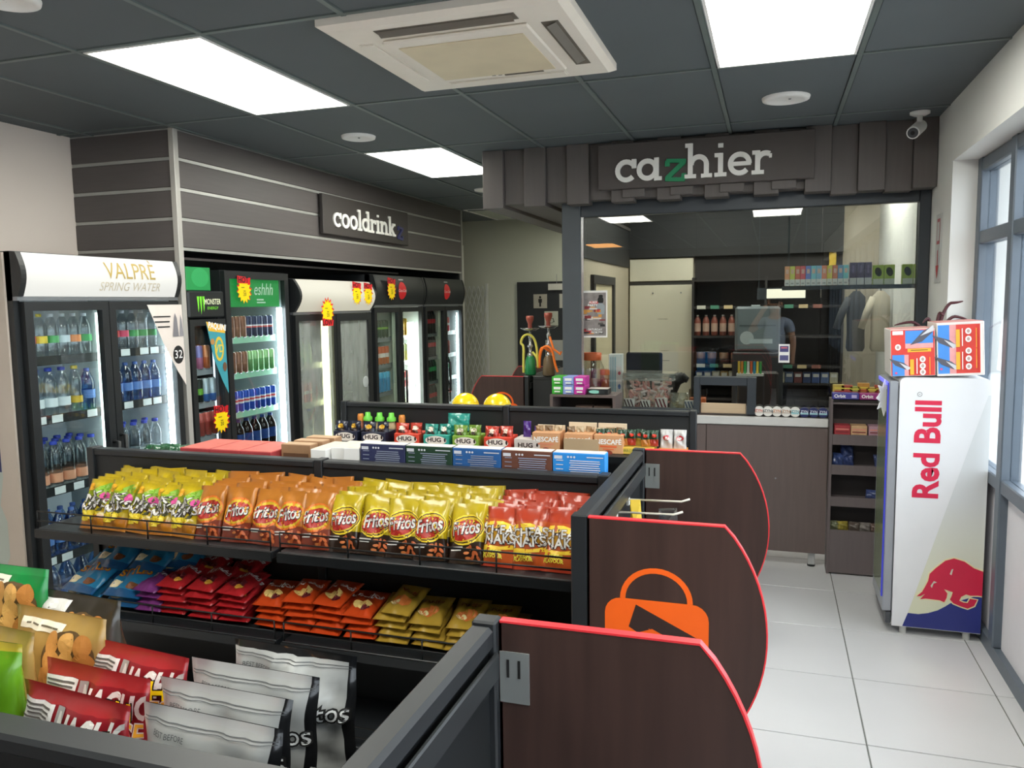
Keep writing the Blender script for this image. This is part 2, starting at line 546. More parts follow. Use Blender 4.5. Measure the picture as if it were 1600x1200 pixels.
# bullet camera under the ceiling by the window
cc = T('security_camera', 'white bullet security camera on the ceiling at the right corner', 'camera', (.80, 5.30, ZC))
MB().lathe([(.055, 0), (.055, -.012), (.035, -.022), (.001, -.022)], WHITE, 18, (.80, 5.30, ZC)).weld().obj('mount', cc)
MB().tube([(.80, 5.30, ZC - .02), (.80, 5.30, ZC - .055), (.795, 5.28, ZC - .08)], .016, WHITE, 10).obj('arm', cc)
p0, p1 = V((.81, 5.33, ZC - .075)), V((.752, 5.2, ZC - .135))
bd = MB().cyl(p0, p1, .036, WHITE, 18).obj('housing', cc)
dd = (p1 - p0).normalized()
MB().cyl(p1, p1 + dd * .004, .029, m('4a4c50', .3), 18).cyl(p1 + dd * .004, p1 + dd * .007, .012, INK, 12).obj('lens', bd)

# ================================================================ COOLDRINK ALCOVE
YA0, YA1, XA, ZA = 4.05, 8.72, -3.45, 2.16
al = struct(MB().box(XL, YA0 + .02, ZA + .02, XA - .03, YA1 - .02, ZC, BLACK).obj('wall_alcove', loc=(0, 0, 0)))
MB().box(XL, YA0 + .02, 0, XA - .02, YA0 + .05, ZA + .02, BLACK).obj('end_wall', al)
MB().box(XL, YA1 - .05, 0, XA - .02, YA1 - .02, ZA + .02, BLACK).obj('end_wall', al)
MB().box(XL, YA0 + .05, 0, XL + .02, YA1 - .05, ZA, BLACKM).obj('back_lining', al)
bh = (ZC - ZA) / 4
for k in range(16):
    z0 = ZC - bh * (k + 1) + .012
    z1 = z0 + bh - .022
    if z0 < 0: break
    if k < 4:
        MB().cbox(XA - .03, YA0, z0, XA, YA1, z1, M_BOARD, .003).obj('board', al)
        MB().box(XA - .03, YA0, z0 - .02, XA - .006, YA1, z0 - .001, M_ALU).obj('metal_strip', al)
    MB().cbox(XL, YA0 - .01, z0, XA - .03, YA0 + .02, z1, M_BOARD, .003).obj('board', al)
    MB().box(XL, YA0 - .004, z0 - .02, XA - .03, YA0 + .02, z0 - .001, M_ALU).obj('metal_strip', al)
MB().box(XA - .03, YA0, ZC - .012, XA - .004, YA1, ZC - .001, M_ALU).obj('metal_strip', al)
MB().box(XL, YA0 - .006, ZC - .012, XA - .03, YA0 + .02, ZC - .001, M_ALU).obj('metal_strip', al)
MB().cbox(XA - .028, YA0 - .018, 0, XA + .012, YA0 + .022, ZC - .001, m('b3b1ab', .45, .2), .003).obj('corner_trim', al)
MB().cbox(XA - .03, YA1 - .01, 0, XA + .008, YA1 + .05, ZC - .4, m('a6a69f', .5), .003).obj('corner_trim', al)
MB().cbox(XA - .03, YA1 - .01, ZC - .4, XA + .008, YA1 + .02, ZC - .001, M_ALU, .003).obj('corner_trim', al)

# ---- slab-serif stroke letters
def arc(cx, cy, r, a0, a1, n=18, ry=None):
    ry = ry or r
    return [(cx + r * math.cos(math.radians(a0 + (a1 - a0) * i / n)), cy + ry * math.sin(math.radians(a0 + (a1 - a0) * i / n))) for i in range(n + 1)]
SW = .21
GL = {
    'c': (1.0, [arc(.5, .5, .40, 42, 318), [(.86, .6), (.86, 1.0)]]),
    'a': (1.12, [arc(.47, .5, .38, 0, 360, 24), [(.88, 0), (.88, 1.0)], [(.85, .085), (1.12, .085)]]),
    'o': (1.06, [arc(.5, .5, .40, 0, 360, 24)]),
    'z': (.98, [[(.08, .9), (.92, .9)], [(.84, .86), (.16, .14)], [(.08, .1), (.92, .1)], [(.13, .66), (.13, .9)], [(.87, .1), (.87, .36)]]),
    'h': (1.28, [[(.25, 0), (.25, 1.5)], [(.02, 1.42), (.3, 1.42)], [(.0, .085), (.5, .085)], arc(.62, .58, .33, 180, 0, 14), [(.95, .6), (.95, 0)], [(.72, .085), (1.2, .085)]]),
    'n': (1.28, [[(.25, 0), (.25, 1.0)], [(.02, .92), (.3, .92)], [(.0, .085), (.5, .085)], arc(.62, .58, .33, 180, 0, 14), [(.95, .6), (.95, 0)], [(.72, .085), (1.2, .085)]]),
    'i': (.60, [[(.28, 0), (.28, 1.0)], [(.02, .92), (.3, .92)], [(.02, .085), (.54, .085)], [(.17, 1.33), (.39, 1.33)]]),
    'l': (.60, [[(.28, 0), (.28, 1.5)], [(.02, 1.42), (.3, 1.42)], [(.02, .085), (.54, .085)]]),
    'e': (1.0, [arc(.5, .5, .40, 0, 318, 22), [(.12, .5), (.98, .5)]]),
    'r': (.88, [[(.25, 0), (.25, 1.0)], [(.02, .92), (.3, .92)], [(.0, .085), (.52, .085)], arc(.58, .55, .33, 175, 60, 10), [(.72, .76), (.84, .76)]]),
    'd': (1.14, [arc(.47, .5, .38, 0, 360, 24), [(.87, 0), (.87, 1.5)], [(.62, 1.42), (.9, 1.42)], [(.85, .085), (1.12, .085)]]),
    'k': (1.16, [[(.25, 0), (.25, 1.5)], [(.02, 1.42), (.3, 1.42)], [(.0, .085), (.48, .085)], [(.3, .42), (.82, .9)], [(.62, .915), (1.08, .915)], [(.5, .55), (.9, .08)], [(.7, .085), (1.14, .085)]]),
}
def stroke(mb, pts, w, fn, d, mat):
    """ribbon of width w along 2-D pts, extruded to depth d on surface fn"""
    closed = (V((pts[0][0], pts[0][1])) - V((pts[-1][0], pts[-1][1]))).length < 1e-6 and len(pts) > 3
    P = [V((p[0], p[1])) for p in (pts[:-1] if closed else pts)]
    n = len(P)
    A = []; B = []
    for i in range(n):
        a = P[i - 1] if (closed or i) else P[0]
        b = P[(i + 1) % n] if (closed or i < n - 1) else P[-1]
        t = (b - a).normalized()
        q = V((-t.y, t.x)) * w / 2
        A.append(P[i] + q); B.append(P[i] - q)
    vs = [fn(p.x, p.y, d) for p in A] + [fn(p.x, p.y, d) for p in B] + [fn(p.x, p.y, 0) for p in A] + [fn(p.x, p.y, 0) for p in B]
    fs = []
    for i in range(n if closed else n - 1):
        j = (i + 1) % n
        fs += [(n + i, n + j, j, i), (i, j, 2 * n + j, 2 * n + i), (n + j, n + i, 3 * n + i, 3 * n + j)]
    if not closed:
        fs += [(0, 2 * n, 3 * n, n), (n - 1, 2 * n - 1, 4 * n - 1, 3 * n - 1)]
    mb.add(vs, fs, mat)
def slab_letter(parent, ch, x, y, s, O, ux, uy, mat, d, rot=0, sx=1):
    wd_, st = GL[ch]
    fr = frame(O, ux, uy)
    ca, sa = math.cos(rot), math.sin(rot)
    b = MB()
    for k, pts in enumerate(st):
        w = SW if not (len(pts) == 2 and abs(pts[0][1] - pts[1][1]) < .01) else .17
        b_pts = [(x + (px * sx * ca - py * sa) * s, y + (px * sx * sa + py * ca) * s) for px, py in pts]
        stroke(b, b_pts, w * s, fr, d - .0003 * k, mat)
    b.obj('letter', parent)
    return wd_ * s * sx

sg = T('cooldrink_sign', 'dark board sign with white lettering cooldrink on the slatted bulkhead', 'sign', (XA, 6.4, 2.37))
MB().cbox(XA + .012, 5.64, 2.375, XA + .045, 7.20, 2.69, m('3d3937', .55, var=.1), .004).obj('board', sg)
MB().box(XA, 5.8, 2.45, XA + .012, 7.0, 2.6, BLACK).obj('spacer', sg)
LW = m('f4f3ee', .5, var=.02)
x = 5.785
tot = sum(GL[c][0] for c in 'cooldrink')
s_ = 1.13 / tot
for c in 'cooldrink':
    x += slab_letter(sg, c, x, 2.44, .118, (XA + .045, 0, 0), (0, 1, 0), (0, 0, 1), LW, .012, 0, s_ / .118)
slab_letter(sg, 'z', x + .03, 2.425, .125, (XA + .045, 0, 0), (0, 1, 0), (0, 0, 1), m('33366b', .5), .012, -.12, 1.0)

# ================================================================ CASHIER BOOTH
YBH, YG = 5.50, 5.66
bk = struct(MB().box(-1.95, YBH + .03, 2.52, XR, YG - .02, ZC, BLACK).obj('trim_1', loc=(0, 0, 0)))
MB().box(-1.95, YG - .02, 2.54, -1.45, 8.2, ZC, BLACK).obj('core', bk)
M_BULK = m('5f5a58', .6, var=.14, sc=4, stretch=(10, 10, .7))
i = 0
x = -1.99
while x < XR - .02:
    w = .155
    x1 = min(x + w, XR - .003)
    proud = i % 2 == 0
    y0 = YBH - (.035 if proud else 0)
    zb = 2.475 if proud else 2.50
    if x > .27: zb = 2.465 if proud else 2.455; 
    MB().cbox(x + .001, y0, zb, x1 - .001, YBH + .03, ZC - .001, M_BULK, .002).obj('cladding_board', bk)
    ye = 8.2 if x < -1.5 else YG - .06
    MB().cbox(x + .001, YBH + .031, zb, x1 - .001, ye, zb + .03, M_BULK, .002).obj('soffit_plank', bk)
    x = x1
    i += 1
# sign
cs = T('cashier_sign', 'dark board sign with white lettering cazhier and green z over the counter', 'sign', (-.4, YBH, 2.56))
MB().cbox(-1.14, YBH - .075, 2.555, .235, YBH - .037, 2.855, m('514b49', .6, var=.1), .004).obj('board', cs)
for xx in (-.98, -.66, -.34, -.02):
    MB().cbox(xx, YBH - .055, 2.50, xx + .15, YBH - .036, 2.554, M_BULK, .003).obj('spacer', cs)
x = -1.02
tot = sum(GL[c][0] for c in 'cazhier')
for c in 'cazhier':
    if c == 'z':
        x += slab_letter(cs, c, x + .01, 2.585, .148, (0, YBH - .075, 0), (1, 0, 0), (0, 0, 1), m('1f8a5c', .5), .02, -.06, 1.02)
    else:
        x += slab_letter(cs, c, x, 2.595, .148, (0, YBH - .075, 0), (1, 0, 0), (0, 0, 1), LW, .02, 0, 1.0 / tot / .148)

# glazed screen on the counter
M_GF = m('3a4046', .45, .2, var=.06)
gs = struct(MB().cbox(-1.446, YG - .05, 0, -1.31, YG + .05, 2.52, m('4c5257', .5, .1), .006).obj('window_2', loc=(0, 0, 0)))
MB().cbox(.868, YG - .04, 0, XR - .002, YG + .04, 2.5, M_GF, .005).obj('frame_post', gs)
MB().cbox(-1.31, YG - .04, 2.40, .868, YG + .04, 2.53, M_GF, .005).obj('frame_head', gs)
MB().cbox(-1.31, YG - .035, 1.015, -.51, YG + .035, 1.045, M_GF, .004).obj('frame_sill', gs)
MB().cbox(-.10, YG - .035, 1.0, .868, YG + .035, 1.06, M_GF, .004).obj('frame_sill', gs)
MB().box(-1.306, YG - .04, 1.05, -1.29, YG - .038, 2.40, STEEL).obj('edge_bead', gs)
M_BG = glass('e8ecea', .08)
MB().box(-1.31, YG, 1.045, -.505, YG + .008, 2.40, M_BG).obj('pane', gs)
MB().box(-.505, YG, 1.275, -.10, YG + .008, 2.40, M_BG).obj('pane', gs)
MB().box(-.10, YG, 1.06, .3, YG + .008, 2.40, M_BG).obj('pane', gs)
MB().box(.304, YG, 1.06, .868, YG + .008, 2.40, M_BG).obj('pane', gs)
# pay hatch
ht = T('pay_hatch', 'dark framed pay hatch with pale wooden drawer in the glass screen', 'hatch', (-.3, YG - .05, 1.02))
b = MB()
MB().cbox(-.51, YG - .06, 1.02, -.468, YG + .04, 1.275, M_GF, .003).obj('jamb', ht)
MB().cbox(-.155, YG - .06, 1.02, -.095, YG + .04, 1.275, M_GF, .003).obj('jamb', ht)
MB().cbox(-.468, YG - .06, 1.218, -.155, YG + .04, 1.275, M_GF, .003).obj('lintel', ht)
MB().cbox(-.462, YG - .03, 1.022, -.160, YG + .0, 1.09, m('cbb394', .5, var=.12, sc=3, stretch=(1, 1, 14)), .003).obj('wooden_drawer', ht)
# counter
M_CTR = m('675a57', .5, var=.16, sc=4, stretch=(10, 10, .8))
ct_ = T('cashier_counter', 'dark wood-grain cashier counter with white metal edge under the glass', 'counter', (-.5, 5.56, 0))
for x0, x1 in ((-1.44, -.42), (-.417, .362)):
    MB().cbox(x0, 5.56, .10, x1, 5.585, .955, M_CTR, .002).obj('front_panel', ct_)
MB().box(-1.395, 5.585, .98, .93, 6.15, 1.014, m('47403f', .4)).obj('worktop', ct_)
MB().cbox(-1.44, 5.545, .958, .362, 5.584, 1.014, m('dcdcda', .35, .2), .004).obj('edge_strip', ct_)
for xx in (-1.3, -.5, .28):
    MB().cbox(xx - .022, 5.59, 0.012, xx + .022, 5.634, .98, m('b9bbbb', .4, .3), .003).cyl((xx, 5.612, 0), (xx, 5.612, .0125), .026, BLACK, 10).obj('leg', ct_)
MB().cyl((.04, 5.56, .60), (.04, 5.557, .60), .006, GREYM, 8).obj('screw', ct_)
# booth walls and inside
M_CREAM = m('dfd9c6', .8, var=.04, sc=2)
wl_ = struct(MB().box(-1.45, YG + .05, 0, -1.40, 8.2, 2.52, m('b9ae9a', .8, var=.05)).obj('wall_booth_left', loc=(0, 0, 0)))
wbb = struct(MB().box(-1.45, 8.2, 0, XR, 8.3, ZC, m('a79e8e', .8, var=.05)).obj('wall_booth_back', loc=(0, 0, 0)))
MB().box(-1.399, YG + .06, 2.14, -1.385, 8.1, 2.5, m('2a2b2c', .7)).obj('dark_reflection_band', wbb)  # dark sheet painting in the black upper area seen in the glass
MB().box(-1.385, 8.1, 2.235, .62, 8.2, ZC - .01, m('2a2b2c', .7)).obj('dark_reflection_panel', wbb)  # dark panel standing in for the black ceiling and its reflection
# ================================================================ DRINK COOLERS (row along the left, doors facing +X)
M_SHELFW = m('dfe3e2', .4, .1)
M_CLEAR = glass('f2f7f7', .06)
M_LED = emi('f2fbff', FRIDGE_LED, 'cooler_led')
M_LEDY = emi('fff3b8', FRIDGE_LED * .55, 'cooler_led_warm')
M_INT = m('cfd6da', .4)
M_TAG = m('eceff0', .5)
Z3 = (0, 0, 1); UY = (0, 1, 0); UX = (1, 0, 0)

def cooler_body(t, y0, y1, zt, xf, depth, mat=BLACK, inside=M_INT, zb=.12):
    xb = xf - depth
    wt = .035
    MB().box(xb, y0, .03, xf, y0 + wt, zt, mat).obj('side_wall', t)
    MB().box(xb, y1 - wt, .03, xf, y1, zt, mat).obj('side_wall', t)
    MB().box(xb, y0 + wt, .03, xb + .03, y1 - wt, zt, mat).obj('back_wall', t)
    MB().box(xb + .03, y0 + wt, zt - .04, xf, y1 - wt, zt, mat).obj('top_wall', t)
    MB().box(xb + .03, y0 + wt, .03, xf, y1 - wt, zb, mat).obj('plinth', t)
    MB().box(xb + .03, y0 + wt, zb, xb + .036, y1 - wt, zt - .05, inside).obj('back_lining', t)
    for ya in (y0 + wt, y1 - wt - .004):
        MB().box(xb + .036, ya, zb, xf - .01, ya + .004, zt - .05, inside).obj('side_lining', t)
    for yy in (y0 + .08, y1 - .08):
        MB().cyl((xf - .08, yy, 0), (xf - .08, yy, .03), .025, BLACK, 10).obj('foot', t)
def cooler_door(t, y0, y1, z0, z1, xf, fw=.045, mat=BLACK, handle=None, gl=None, hz=.9):
    d = .035
    fr = MB()
    fr.box(xf, y0, z0, xf + d, y0 + fw, z1, mat).box(xf, y1 - fw, z0, xf + d, y1, z1, mat)
    fr.box(xf, y0 + fw, z0, xf + d, y1 - fw, z0 + fw, mat).box(xf, y0 + fw, z1 - fw, xf + d, y1 - fw, z1, mat)
    D = fr.weld().obj('door', t)
    MB().box(xf + .012, y0 + fw, z0 + fw, xf + .018, y1 - fw, z1 - fw, gl or M_CLEAR).obj('glass_pane', D)
    if handle is not None:
        yy = y1 - fw / 2 if handle > 0 else y0 + fw / 2
        MB().tube([(xf + d, yy, hz - .16), (xf + d + .035, yy, hz - .16), (xf + d + .035, yy, hz + .16), (xf + d, yy, hz + .16)], .011, BLACK, 6).obj('handle', D)
    return D
def cooler_shelf(t, y0, y1, z, xf, depth, strip=BLACK, tags=(), mat=None):
    sh = MB().box(xf - depth, y0, z - .012, xf - .012, y1, z, mat or M_SHELFW).obj('shelf', t)
    st = MB().box(xf - .012, y0, z - .035, xf - .006, y1, z + .012, strip).obj('price_strip', sh)
    for a in tags:
        MB().box(xf - .006, y0 + a * (y1 - y0), z - .03, xf - .0045, y0 + a * (y1 - y0) + .065, z + .008, M_TAG).obj('price_tag', sh)
def led(t, x, y, z0, z1, r=.012, mat=None):
    MB().cyl((x, y, z0), (x, y, z1), r, mat or M_LED, 8).obj('light_strip', t)

def led_dots(t, x, y, z0, z1, dz=.034, r=.009):
    b = MB()
    for k in range(int((z1 - z0) / dz)):
        b.lathe([(.001, -r), (r, 0), (.001, r)], M_LED, 6, (x, y, z0 + dz * k))
    b.box(x - .008, y - .012, z0, x - .004, y + .012, z1, m('c9ced2', .4))
    b.obj('led_string', t)['kind'] = 'stuff'
# ---- drinks
def bottle_proto(h, r, body, cap, label=None, neck=.34, lab=(.28, .62), n=12, capr=.4, waist=0, fill=None):
    """lathe-turned bottle: body, cap and label meshes"""
    pr = [(.001, .004), (r * .85, 0), (r, .02 * h)]
    if waist:
        pr += [(r, .36 * h), (r * (1 - waist), .46 * h), (r, .56 * h)]
    pr += [(r, (1 - neck) * h), (r * .92, (1 - neck * .75) * h), (r * .5, (1 - neck * .3) * h), (r * .36, (1 - neck * .22) * h), (r * .36, h * .985), (.001, h * .985)]
    out = [('body', MB().lathe(pr, body, n).weld().mesh('bottle'))]
    out.append(('cap', MB().lathe([(r * capr, h * .93), (r * capr, h * .99), (r * capr * .85, h), (.001, h)], cap, 10).weld().mesh('cap')))
    if label:
        l0, l1 = lab
        out.append(('label', MB().lathe([(r * 1.015, l0 * h), (r * 1.015, l1 * h)], label, n).mesh('label')))
    return out
def can_proto(h, r, cols):
    """cols: list of (fraction from below, material)"""
    pr = [(.001, .004), (r * .78, 0), (r * .8, .003), (r, .05 * h)]
    q = [(.001, .004, STEEL), (r * .78, 0, STEEL), (r, .05 * h, cols[0][1])]
    for f, mt in cols[1:]:
        q.append((r, f * h, mt))
    q += [(r, .92 * h, cols[-1][1]), (r * .82, .98 * h, STEEL), (r * .8, h, STEEL), (r * .76, .985 * h, STEEL), (.001, .985 * h, STEEL)]
    return [('body', MB().lathe(q, STEEL, 12).weld().mesh('can'))]
M_WAT = glass('f3f8fb', .12, .12)
M_BLUEB = glass('9dbfe8', .12, .1)
M_GRNB = glass('6fae8f', .10, .05)
M_DRKB = m('1c1512', .12)
CAPB = m('2a3fb0', .4); CAPW = m('eef0f5', .4); CAPY = m('e2c321', .4); CAPR = m('c8202a', .4); CAPG = m('2a8f46', .4)
FLAV = {
    'pink': m('d84a6a', .4), 'yellow': m('e4c53a', .4), 'green': m('49a35c', .4), 'orange': m('e58a4a', .4), 'red': m('d5483f', .4), 'clear': m('c9d6df', .4)}
B_FL = {k: bottle_proto(.225, .034, M_WAT, CAPW if k not in ('yellow',) else CAPY, v, lab=(.34, .5), waist=.08) for k, v in FLAV.items()}
B_WAT = bottle_proto(.25, .036, M_WAT, CAPB, m('dfe6ea', .4), lab=(.2, .38), waist=.1, capr=.5)
B_WATO = bottle_proto(.24, .036, M_WAT, CAPB, m('e8a583', .4), lab=(.12, .32), waist=.06, capr=.5)
B_WATY = bottle_proto(.25, .034, M_WAT, CAPY, m('d9b43a', .4), lab=(.22, .36), waist=.1, capr=.5)
B_BLUE = bottle_proto(.23, .036, M_BLUEB, m('4a6bb5', .4), m('5f86c9', .4), lab=(.3, .5), waist=.12)
B_BIG = bottle_proto(.30, .045, M_BLUEB, m('2f4fa0', .4), m('476fb8', .4), lab=(.3, .5), waist=.08)
B_COLA = bottle_proto(.26, .036, M_DRKB, CAPR, m('c2232c', .4), lab=(.42, .6), waist=.08)
B_PEPB = bottle_proto(.27, .044, M_DRKB, m('23408f', .4), m('2b4b8f', .35), lab=(.36, .62), waist=.06)
B_GREEN = bottle_proto(.26, .036, M_GRNB, CAPG, m('2f9a55', .4), lab=(.42, .6), waist=.08)
B_JUG = bottle_proto(.2, .04, m('5aa84f', .25), CAPG, m('b8d98c', .4), lab=(.3, .6))
C_ = {
    'magenta': can_proto(.155, .029, [(0, m('b84a9c', .3, .4))]),
    'brown': can_proto(.155, .029, [(0, m('9a6a52', .3, .4)), (.5, m('8a5a46', .3, .4))]),
    'navy': can_proto(.155, .029, [(0, m('22345e', .3, .3)), (.45, m('d84a46', .3)), (.52, m('eef0f2', .3)), (.58, m('22345e', .3, .3))]),
    'lime': can_proto(.155, .029, [(0, m('6fae6a', .3, .4)), (.6, m('9fcf8f', .3, .4))]),
    'blue': can_proto(.155, .029, [(0, m('1f4fb8', .3, .3)), (.42, m('e0e4ea', .3)), (.5, m('d23a40', .3)), (.58, m('e0e4ea', .3)), (.64, m('1f4fb8', .3, .3))]),
    'pinkcan': can_proto(.16, .03, [(0, m('c87aa0', .3, .4)), (.5, m('8a86c0', .3, .4))]),
    'orangecan': can_proto(.16, .03, [(0, m('c9683f', .3, .4)), (.5, m('d88a5c', .3, .4))]),
    'blackgreen': can_proto(.16, .03, [(0, m('20261f', .3, .3)), (.35, m('6fae3a', .3)), (.6, m('20261f', .3, .3))]),
    'silverblue': can_proto(.16, .03, [(0, m('4a78c0', .3, .4)), (.35, m('b9c4cc', .3, .5))]),
    'redcan': can_proto(.16, .03, [(0, m('a8483f', .3, .3)), (.6, m('c8645a', .3, .3))]),
    'gold': can_proto(.18, .03, [(0, m('e0a632', .3, .3)), (.5, m('f0c24a', .3, .3))]),
    'paleyellow': can_proto(.18, .03, [(0, m('e6dc7a', .35)), (.6, m('d2dca0', .35))]),
    'cyan': can_proto(.2, .034, [(0, m('2f9fd6', .3, .2)), (.7, m('58c0e8', .3, .2))]),
    'orangewhite': can_proto(.18, .03, [(0, m('e07a3a', .3, .2)), (.4, m('efe4d8', .35)), (.62, m('d8622c', .3, .2))]),
    'darkgreen': can_proto(.17, .03, [(0, m('23402a', .3, .2)), (.5, m('86b83a', .3)), (.62, m('23402a', .3, .2))]),
    'purpletub': can_proto(.17, .036, [(0, m('a880d0', .4)), (.6, m('d88a48', .4))]),
    'redwhite': can_proto(.17, .03, [(0, m('d8434a', .3, .2)), (.45, m('efe6e4', .35)), (.6, m('d8434a', .3, .2))]),
}
def drink_row(kinds, y0, dy, z, x, where, name, cat, group, desc, dx=0.0, rows=1, back_desc='behind the front row'):
    for k, pr in enumerate(kinds):
        if pr is None: continue
        p_, d_ = (pr, desc) if not (isinstance(pr, tuple) and isinstance(pr[1], str)) else pr
        for r_ in range(rows):
            lab = '%s, %s, %s along' % (d_, where, ORD[k])
            if r_: lab = '%s, %s, %s along, %s row' % (d_, where, ORD[k], ('second', 'third')[r_ - 1])
            place(p_, name, (x - .075 * r_ + dx, y0 + dy * k, z), (0, 0, RND.uniform(0, 6)), lab, cat, group)

def lightbox_header(t, y0, y1, z0, z1, xf, mat, cap=BLACK, bulge=.05, capw=.03):
    """bowed fascia panel along the top of a cooler"""
    n = 10
    b = MB()
    pts = []
    for i in range(n + 1):
        q = i / n
        pts.append((xf + .03 + bulge * math.sin(PI * q), z0 + (z1 - z0) * q))
    vs = [(px, y0 + capw, pz) for px, pz in pts] + [(px, y1 - capw, pz) for px, pz in pts]
    b.add(vs, [(i, n + 1 + i, n + 2 + i, i + 1) for i in range(n)], mat, True)
    h = b.obj('header_panel', t)
    for ya, yb in ((y0, y0 + capw), (y1 - capw, y1)):
        pr = [(xf - .05, z0 - .005)] + [(px + .004, pz) for px, pz in pts] + [(xf - .05, z1 + .005)]
        MB().prism([(a, c) for a, c in pr], (0, yb, 0), (1, 0, 0), (0, 0, 1), yb - ya, cap).obj('header_cap', t)
    MB().box(xf - .04, y0, z0 - .02, xf + .028, y1, z0 - .001, GREYM).obj('header_rail', t)
    def fn(x, y, l, z0=z0, z1=z1):      # x along Y, y = height above z0
        q = min(1, max(0, y / (z1 - z0)))
        return V((xf + .03 + bulge * math.sin(PI * q) + l, x, z0 + y))
    return h, fn
GOLD = m('a8924e', .45); GOLD2 = m('b9b09a', .5)

# ---------------------------------------------------------------- spring-water cooler
vc = T('water_cooler', 'two-door spring water cooler with white lit VALPRE header beside slatted wall', 'cooler', (-3.75, 3.42, 0))
xf, y0, y1 = -3.44, 2.885, 3.965
cooler_body(vc, y0, y1, 2.08, xf, .66)
h, fn = lightbox_header(vc, y0, y1, 1.865, 2.075, xf, emi('f6f6f0', .38, 'header_lightbox'), bulge=.03)
b = MB()
b.decals([('t', 'VALPRÈ', .125, 3.575, .135, GOLD, {'sx': .86}), ('t', 'SPRING WATER', .066, 3.575, .052, GOLD2, {'sx': .95, 'shear': .1})], fn, .003, .0004, .015)
b.obj('lettering', h)
cooler_door(vc, y0 + .03, 3.425, .14, 1.84, xf, .045, handle=1, hz=.92)
cooler_door(vc, 3.43, y1 - .005, .14, 1.84, xf, .045, handle=-1, hz=.95)
MB().box(xf - .3, 3.41, .14, xf, 3.44, 1.84, m('cfd8d8', .4)).obj('centre_post', vc)
led(vc, xf - .02, 3.905, .2, 1.78, .007)
led_dots(vc, xf - .006, 3.885, .2, 1.72)
led(vc, xf - .02, 3.395, .2, 1.78, .008, emi('dfeee8', 5.0, 'edge_glow'))  # added strip to brighten the cooler interior
led(vc, xf - .02, 2.935, .2, 1.78, .008, emi('dfeee8', 6.0, 'added_edge_glow_b'))  # second added strip, lifts the near end of the shelves
VZ = [1.555, 1.255, .885, .53, .2]
for k, z in enumerate(VZ):
    cooler_shelf(vc, y0 + .045, 3.40, z, xf - .03, .5, BLACK, (.12, .33, .8) if k in (1, 3) else (.05, .3, .55, .78) if k == 2 else ())
    cooler_shelf(vc, 3.445, y1 - .045, z + .01, xf - .03, .5, BLACK, (.05, .25, .55, .72) if k < 2 else (.1, .4, .7))
W = 'in the spring water cooler'
fl_ = [(B_FL[k], k + '-banded water bottle') for k in ('green', 'pink', 'yellow', 'green', 'clear', 'orange', 'green')]
drink_row(fl_, 2.945, .069, VZ[0], xf - .075, 'top shelf, near door of water cooler', 'water_bottle', 'bottle', 'water cooler top shelf bottles', '')
drink_row([(B_FL[k], k + '-banded water bottle') for k in ('red', 'red', 'pink', 'green', 'green', 'green')], 3.48, .072, VZ[0] + .01, xf - .075, 'top shelf, far door of water cooler', 'water_bottle', 'bottle', 'water cooler top shelf bottles', '')
drink_row([(B_WAT, 'blue-capped clear bottle')] * 4 + [(B_WATY, 'yellow-capped clear bottle'), (B_BLUE, 'blue bottle')], 2.955, .08, VZ[1], xf - .075, 'second shelf, near door of water cooler', 'water_bottle', 'bottle', 'water cooler second shelf bottles', '')
drink_row([B_BLUE] * 6, 3.48, .073, VZ[1] + .01, xf - .075, 'second shelf, far door of water cooler', 'water_bottle', 'bottle', 'water cooler second shelf bottles', 'blue-tinted bottle')
drink_row([B_WATO] * 6, 2.955, .08, VZ[2], xf - .075, 'third shelf, near door of water cooler', 'water_bottle', 'bottle', 'water cooler third shelf bottles', 'orange-labelled blue-capped bottle', rows=3)
drink_row([B_WAT] * 5, 3.49, .085, VZ[2] + .01, xf - .075, 'third shelf, far door of water cooler', 'water_bottle', 'bottle', 'water cooler third shelf bottles', 'clear blue-capped bottle', rows=2)
drink_row([B_BLUE] * 6, 2.955, .08, VZ[3], xf - .075, 'on fourth shelf of the water cooler', 'water_bottle', 'bottle', 'water cooler lower bottles', 'blue water bottle', rows=2)
drink_row([B_BIG] * 5, 2.96, .095, VZ[4], xf - .085, 'on the bottom shelf of the water cooler', 'water_bottle', 'bottle', 'water cooler lower bottles', 'large blue water bottle', rows=1)
# near side panel with a printed bottle
MB().box(xf - .66, y0 - .012, .03, xf - .035, y0 - .001, 2.075, m('c9bdb0', .6, var=.03)).obj('side_panel', vc)
fnS = frame((xf - .31, y0 - .012, 0), (1, 0, 0), (0, 0, 1))
bt = [(.02, 0), (.12, .02), (.135, .1), (.12, .25), (.15, .33), (.15, .5), (.12, .58), (.145, .72), (.14, .9), (.06, 1.06), (.05, 1.2)]
pts = [(x_ * 1.2, .25 + y_ * 1.02) for x_, y_ in bt]
pts = pts + [(-x_, y_) for x_, y_ in reversed(pts)]
MB().decals([('p', pts, m('b9c3bb', .5, var=.12, sc=3)), ('r', 0, 1.07, .34, .12, m('2c2f63', .5)), ('t', 'VALPRÈ', .07, .02, 1.07, WHITE), ('t', 'pure', .09, .02, 1.66, m('8c7f70', .6))], fnS).obj('print', vc)
